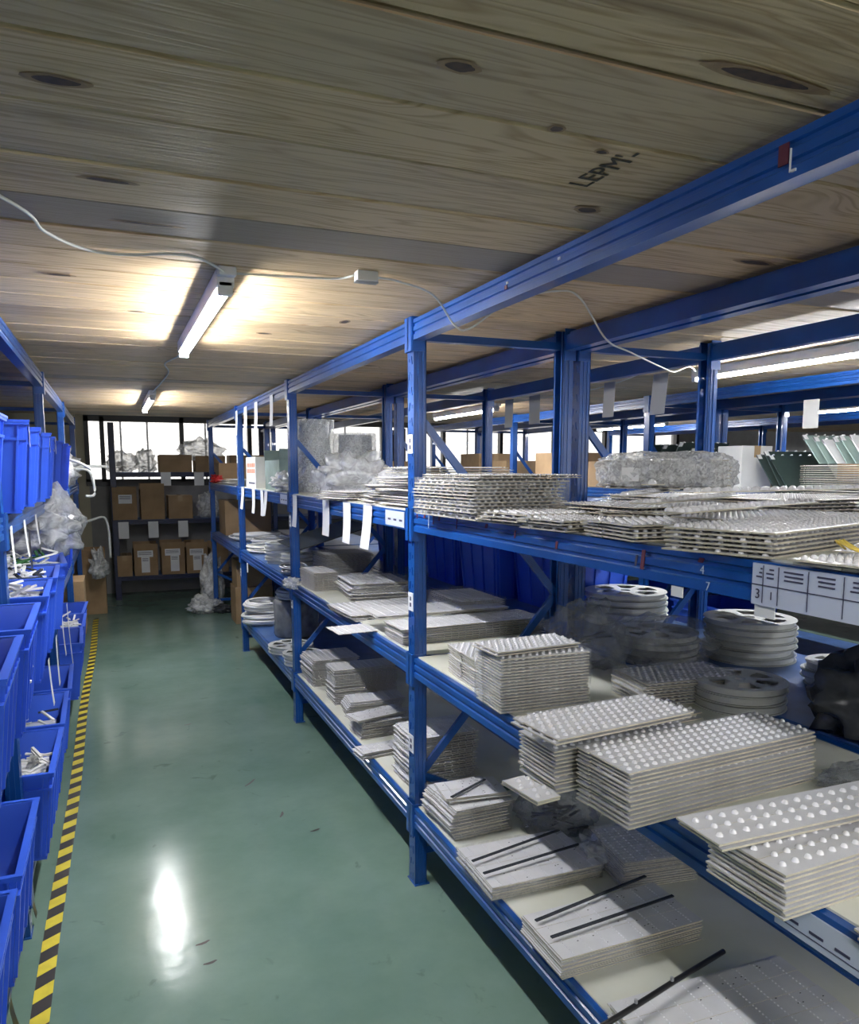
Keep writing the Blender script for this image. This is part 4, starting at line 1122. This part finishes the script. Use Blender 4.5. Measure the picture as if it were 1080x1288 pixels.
# rack behind (rack 2) crates and clutter
for i, (y, la) in enumerate([(2.78, 'deep blue crate in shade behind the near bay middle shelf, nearest one'), (3.28, 'deep blue crate in shade behind the second bay, second one'),
                             (3.78, 'deep blue crate in shade behind the second bay, third one'), (4.70, 'deep blue crate in shade behind the third bay')]):
    crate(la, 2.02 if i == 0 else 1.93, y + (.35 if i == 0 else .3), Z2, .47, .40, .42, group='crates on the back rack')
for i, (x, y, z, w, d, h, la) in enumerate([
    (1.70, 3.2, Z3, .45, .35, .06, 'low brown carton on the back rack top shelf behind the white pile'),
    (1.72, 5.0, Z3, .42, .40, .16, 'brown carton on the back rack behind the bubble wrap'),
    (1.72, 5.6, Z3, .42, .40, .20, 'second brown carton on the back rack beyond the bubble wrap'),
    (1.72, 6.6, Z3, .42, .40, .18, 'brown carton on the back rack near the far windows')]):
    carton(la, x, y, z, w, d, h)
# third rack across aisle 2
carton('white carton glaring under the lamp on the rack across the second aisle', 3.50, 3.58, Z3, .24, .20, .28, k='white')
carton('second white carton beside the glaring one across the second aisle', 3.50, 3.82, Z3, .34, .26, .20, k='white')
bundle('pale green glassy sheet stack on the rack across the second aisle', 3.50, 2.35, Z3, .5, .80, .17, .012, SMALL, 0)


def leaning(labels, x, y, z, w, h, ang, ks, dy, name, cat='panel'):
    for i, la in enumerate(labels):
        b = MB(); k = ks[i % len(ks)]; T = Matrix.Rotation(math.radians(ang + R.uniform(-4, 4)), 4, 'X')
        hh = h * R.uniform(.85, 1.05); b.box((0, 0, 0), (w, .006, hh), k, T)
        for q in range(6): b.lathe([(0, 0), (.008, 0), (.008, .004), (0, .006)], 'lens', 8, T @ Matrix.Translation((w * (q + .5) / 6, 0, hh)))
        b.box((0, -.001, hh - .03), (.03, .007, hh), 'pcb', T)
        o = b.build('panel', None, (x, y + i * dy, z)); tag(o, la, cat, name)


NTH = ['nearest', 'second nearest', 'third nearest', 'fourth nearest', 'fifth nearest', 'sixth nearest', 'seventh nearest', 'eighth nearest', 'ninth nearest', 'tenth nearest', 'eleventh nearest', 'farthest']
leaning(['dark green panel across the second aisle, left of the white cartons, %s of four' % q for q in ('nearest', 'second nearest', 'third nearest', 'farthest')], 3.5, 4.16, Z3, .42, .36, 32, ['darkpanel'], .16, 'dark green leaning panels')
leaning(['board leaning above the pale green sheet stack, %s of twelve' % q for q in NTH], 3.5, 2.42, Z3 + .172, .40, .19, -38, ['pcb', 'glassy', 'glassy'], .055, 'boards leaning above the glassy stack')
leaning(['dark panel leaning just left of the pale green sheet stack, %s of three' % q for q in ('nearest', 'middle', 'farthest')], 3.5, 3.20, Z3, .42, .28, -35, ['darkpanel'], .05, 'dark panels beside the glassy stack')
for i, (y, z, la) in enumerate([(3.0, Z2, 'bright blue crate across the second aisle, nearest on the middle shelf'), (4.11, Z2, 'bright blue crate across the second aisle, behind the grey reels'),
                                (4.75, Z2, 'bright blue crate across the second aisle, farther along the middle shelf'), (5.3, Z2, 'bright blue crate across the second aisle, farthest on the middle shelf'),
                                (3.9, Z1, 'bright blue crate across the second aisle on the bottom shelf, nearer'), (4.7, Z1, 'bright blue crate across the second aisle on the bottom shelf, farther')]):
    crate(la, 3.72, y, z, .5, .42, .32, group='crates across the second aisle')
for i, (y, h, la) in enumerate([(5.0, .2, 'brown carton across the second aisle, nearer one on the top shelf'), (5.6, .28, 'brown carton across the second aisle, middle one on the top shelf'), (6.6, .22, 'brown carton across the second aisle, farther one on the top shelf'), (7.2, .3, 'brown carton across the second aisle, last one on the top shelf')]):
    carton(la, 3.52, y, Z3, .4, .45, h)
for i, (x, y, la) in enumerate([(4.2, 4.0, 'dim carton behind the lit rack, nearest'), (4.2, 5.4, 'dim carton behind the lit rack, second'), (6.0, 4.5, 'distant carton on the farthest right rack, nearer'), (6.0, 6.0, 'distant carton on the farthest right rack, farther')]):
    carton(la, x, y, Z3, .4, .5, .22)

# ---------------------------------------------------------------- rack at the end of the aisle
YR = 9.40
for la, x, z, w, h, op, lb in [
    ('open carton with an upper label, leftmost on the end rack middle row', -.0, .9245, .26, .30, True, [(.25, .62, .8, .95)]),
    ('open carton of tall papers, second on the end rack middle row', .30, .9245, .26, .34, True, None),
    ('plain closed carton, third on the end rack middle row', .60, .9245, .27, .27, False, None),
    ('small brown carton leftmost on the end rack bottom row', .02, .2745, .16, .24, False, None),
    ('open carton with hanging label, second on the end rack bottom row', .20, .2745, .26, .30, True, [(.15, .72, .8, .97), (.3, .12, .65, .72)]),
    ('open carton with hanging label, third on the end rack bottom row', .50, .2745, .26, .31, True, [(.15, .72, .8, .97), (.38, .12, .75, .72)]),
    ('open carton with hanging label, fourth on the end rack bottom row', .78, .2745, .24, .30, True, [(.15, .72, .8, .97), (.3, .12, .7, .72)]),
    ('brown carton with loose cables, fifth on the end rack bottom row', 1.06, .2745, .2, .28, True, None),
    ('brown carton low on the end rack top row under a clear bag', .52, 1.4645, .36, .13, True, None),
    ('brown carton on the end rack top row beside the fourth window mullion', .92, 1.4645, .34, .12, True, None),
    ('long brown carton on the end rack top row behind the right rack', 1.32, 1.4645, .5, .2, False, None)]:
    carton(la, x, YR, z, w, .34, h, open_=op, lab_=lb)
bag('clear bag of brown parts leftmost on the end rack top row', (.12, 9.60, 1.4645), (.17, .15, .14), 'bag', 121, .25, filler=('card', 40))
bag('clear bag with knotted handles on the end rack top row', (.38, 9.60, 1.4645), (.12, .13, .15), 'bag', 123, .35, filler=('dark', 20))
bag('big clear bag bulging over the carton on the end rack top row', (1.0, 9.60, 1.60), (.27, .16, .15), 'bag', 125, .25, filler=('white', 20))
bag('clear bag of pale parts at the right of the end rack middle row', (1.06, 9.58, .9245), (.13, .12, .17), 'bag', 127, .25, filler=('white', 30))
for la, x, z in [('white card hanging on the end rack lower beam, left one', .05, .90), ('white card hanging on the end rack lower beam, middle one', .37, .90), ('white card hanging on the end rack lower beam, right one', .70, .90),
                 ('white card hanging on the end rack upper beam, left one', .53, 1.47), ('white card hanging on the end rack upper beam, right one', .90, 1.47)]:
    hang(la, x, 9.405, z, .11, .19 if z < 1 else .16, 'paper', ax='x')

# scuff marks on the epoxy
b = MB()
for x, y, a, L in [(.20, 2.38, .3, .05), (.21, 2.27, .2, .045), (.55, 3.6, .9, .10), (.62, 3.2, 1.2, .06), (-.12, 1.93, .1, .03), (.35, 4.6, .4, .05), (.72, 3.0, .3, .05)]:
    n = 10; vs = []
    for q in range(n):
        t = 2 * math.pi * q / n; u = L / 2 * math.cos(t); v = .006 * math.sin(t) * (1 + .5 * math.sin(3 * t))
        vs.append((x + u * math.cos(a) - v * math.sin(a), y + u * math.sin(a) + v * math.cos(a), .0008))
    b.add(vs, [tuple(range(n))], 'tapeblack')
o = b.build('trim_3'); struct(o)
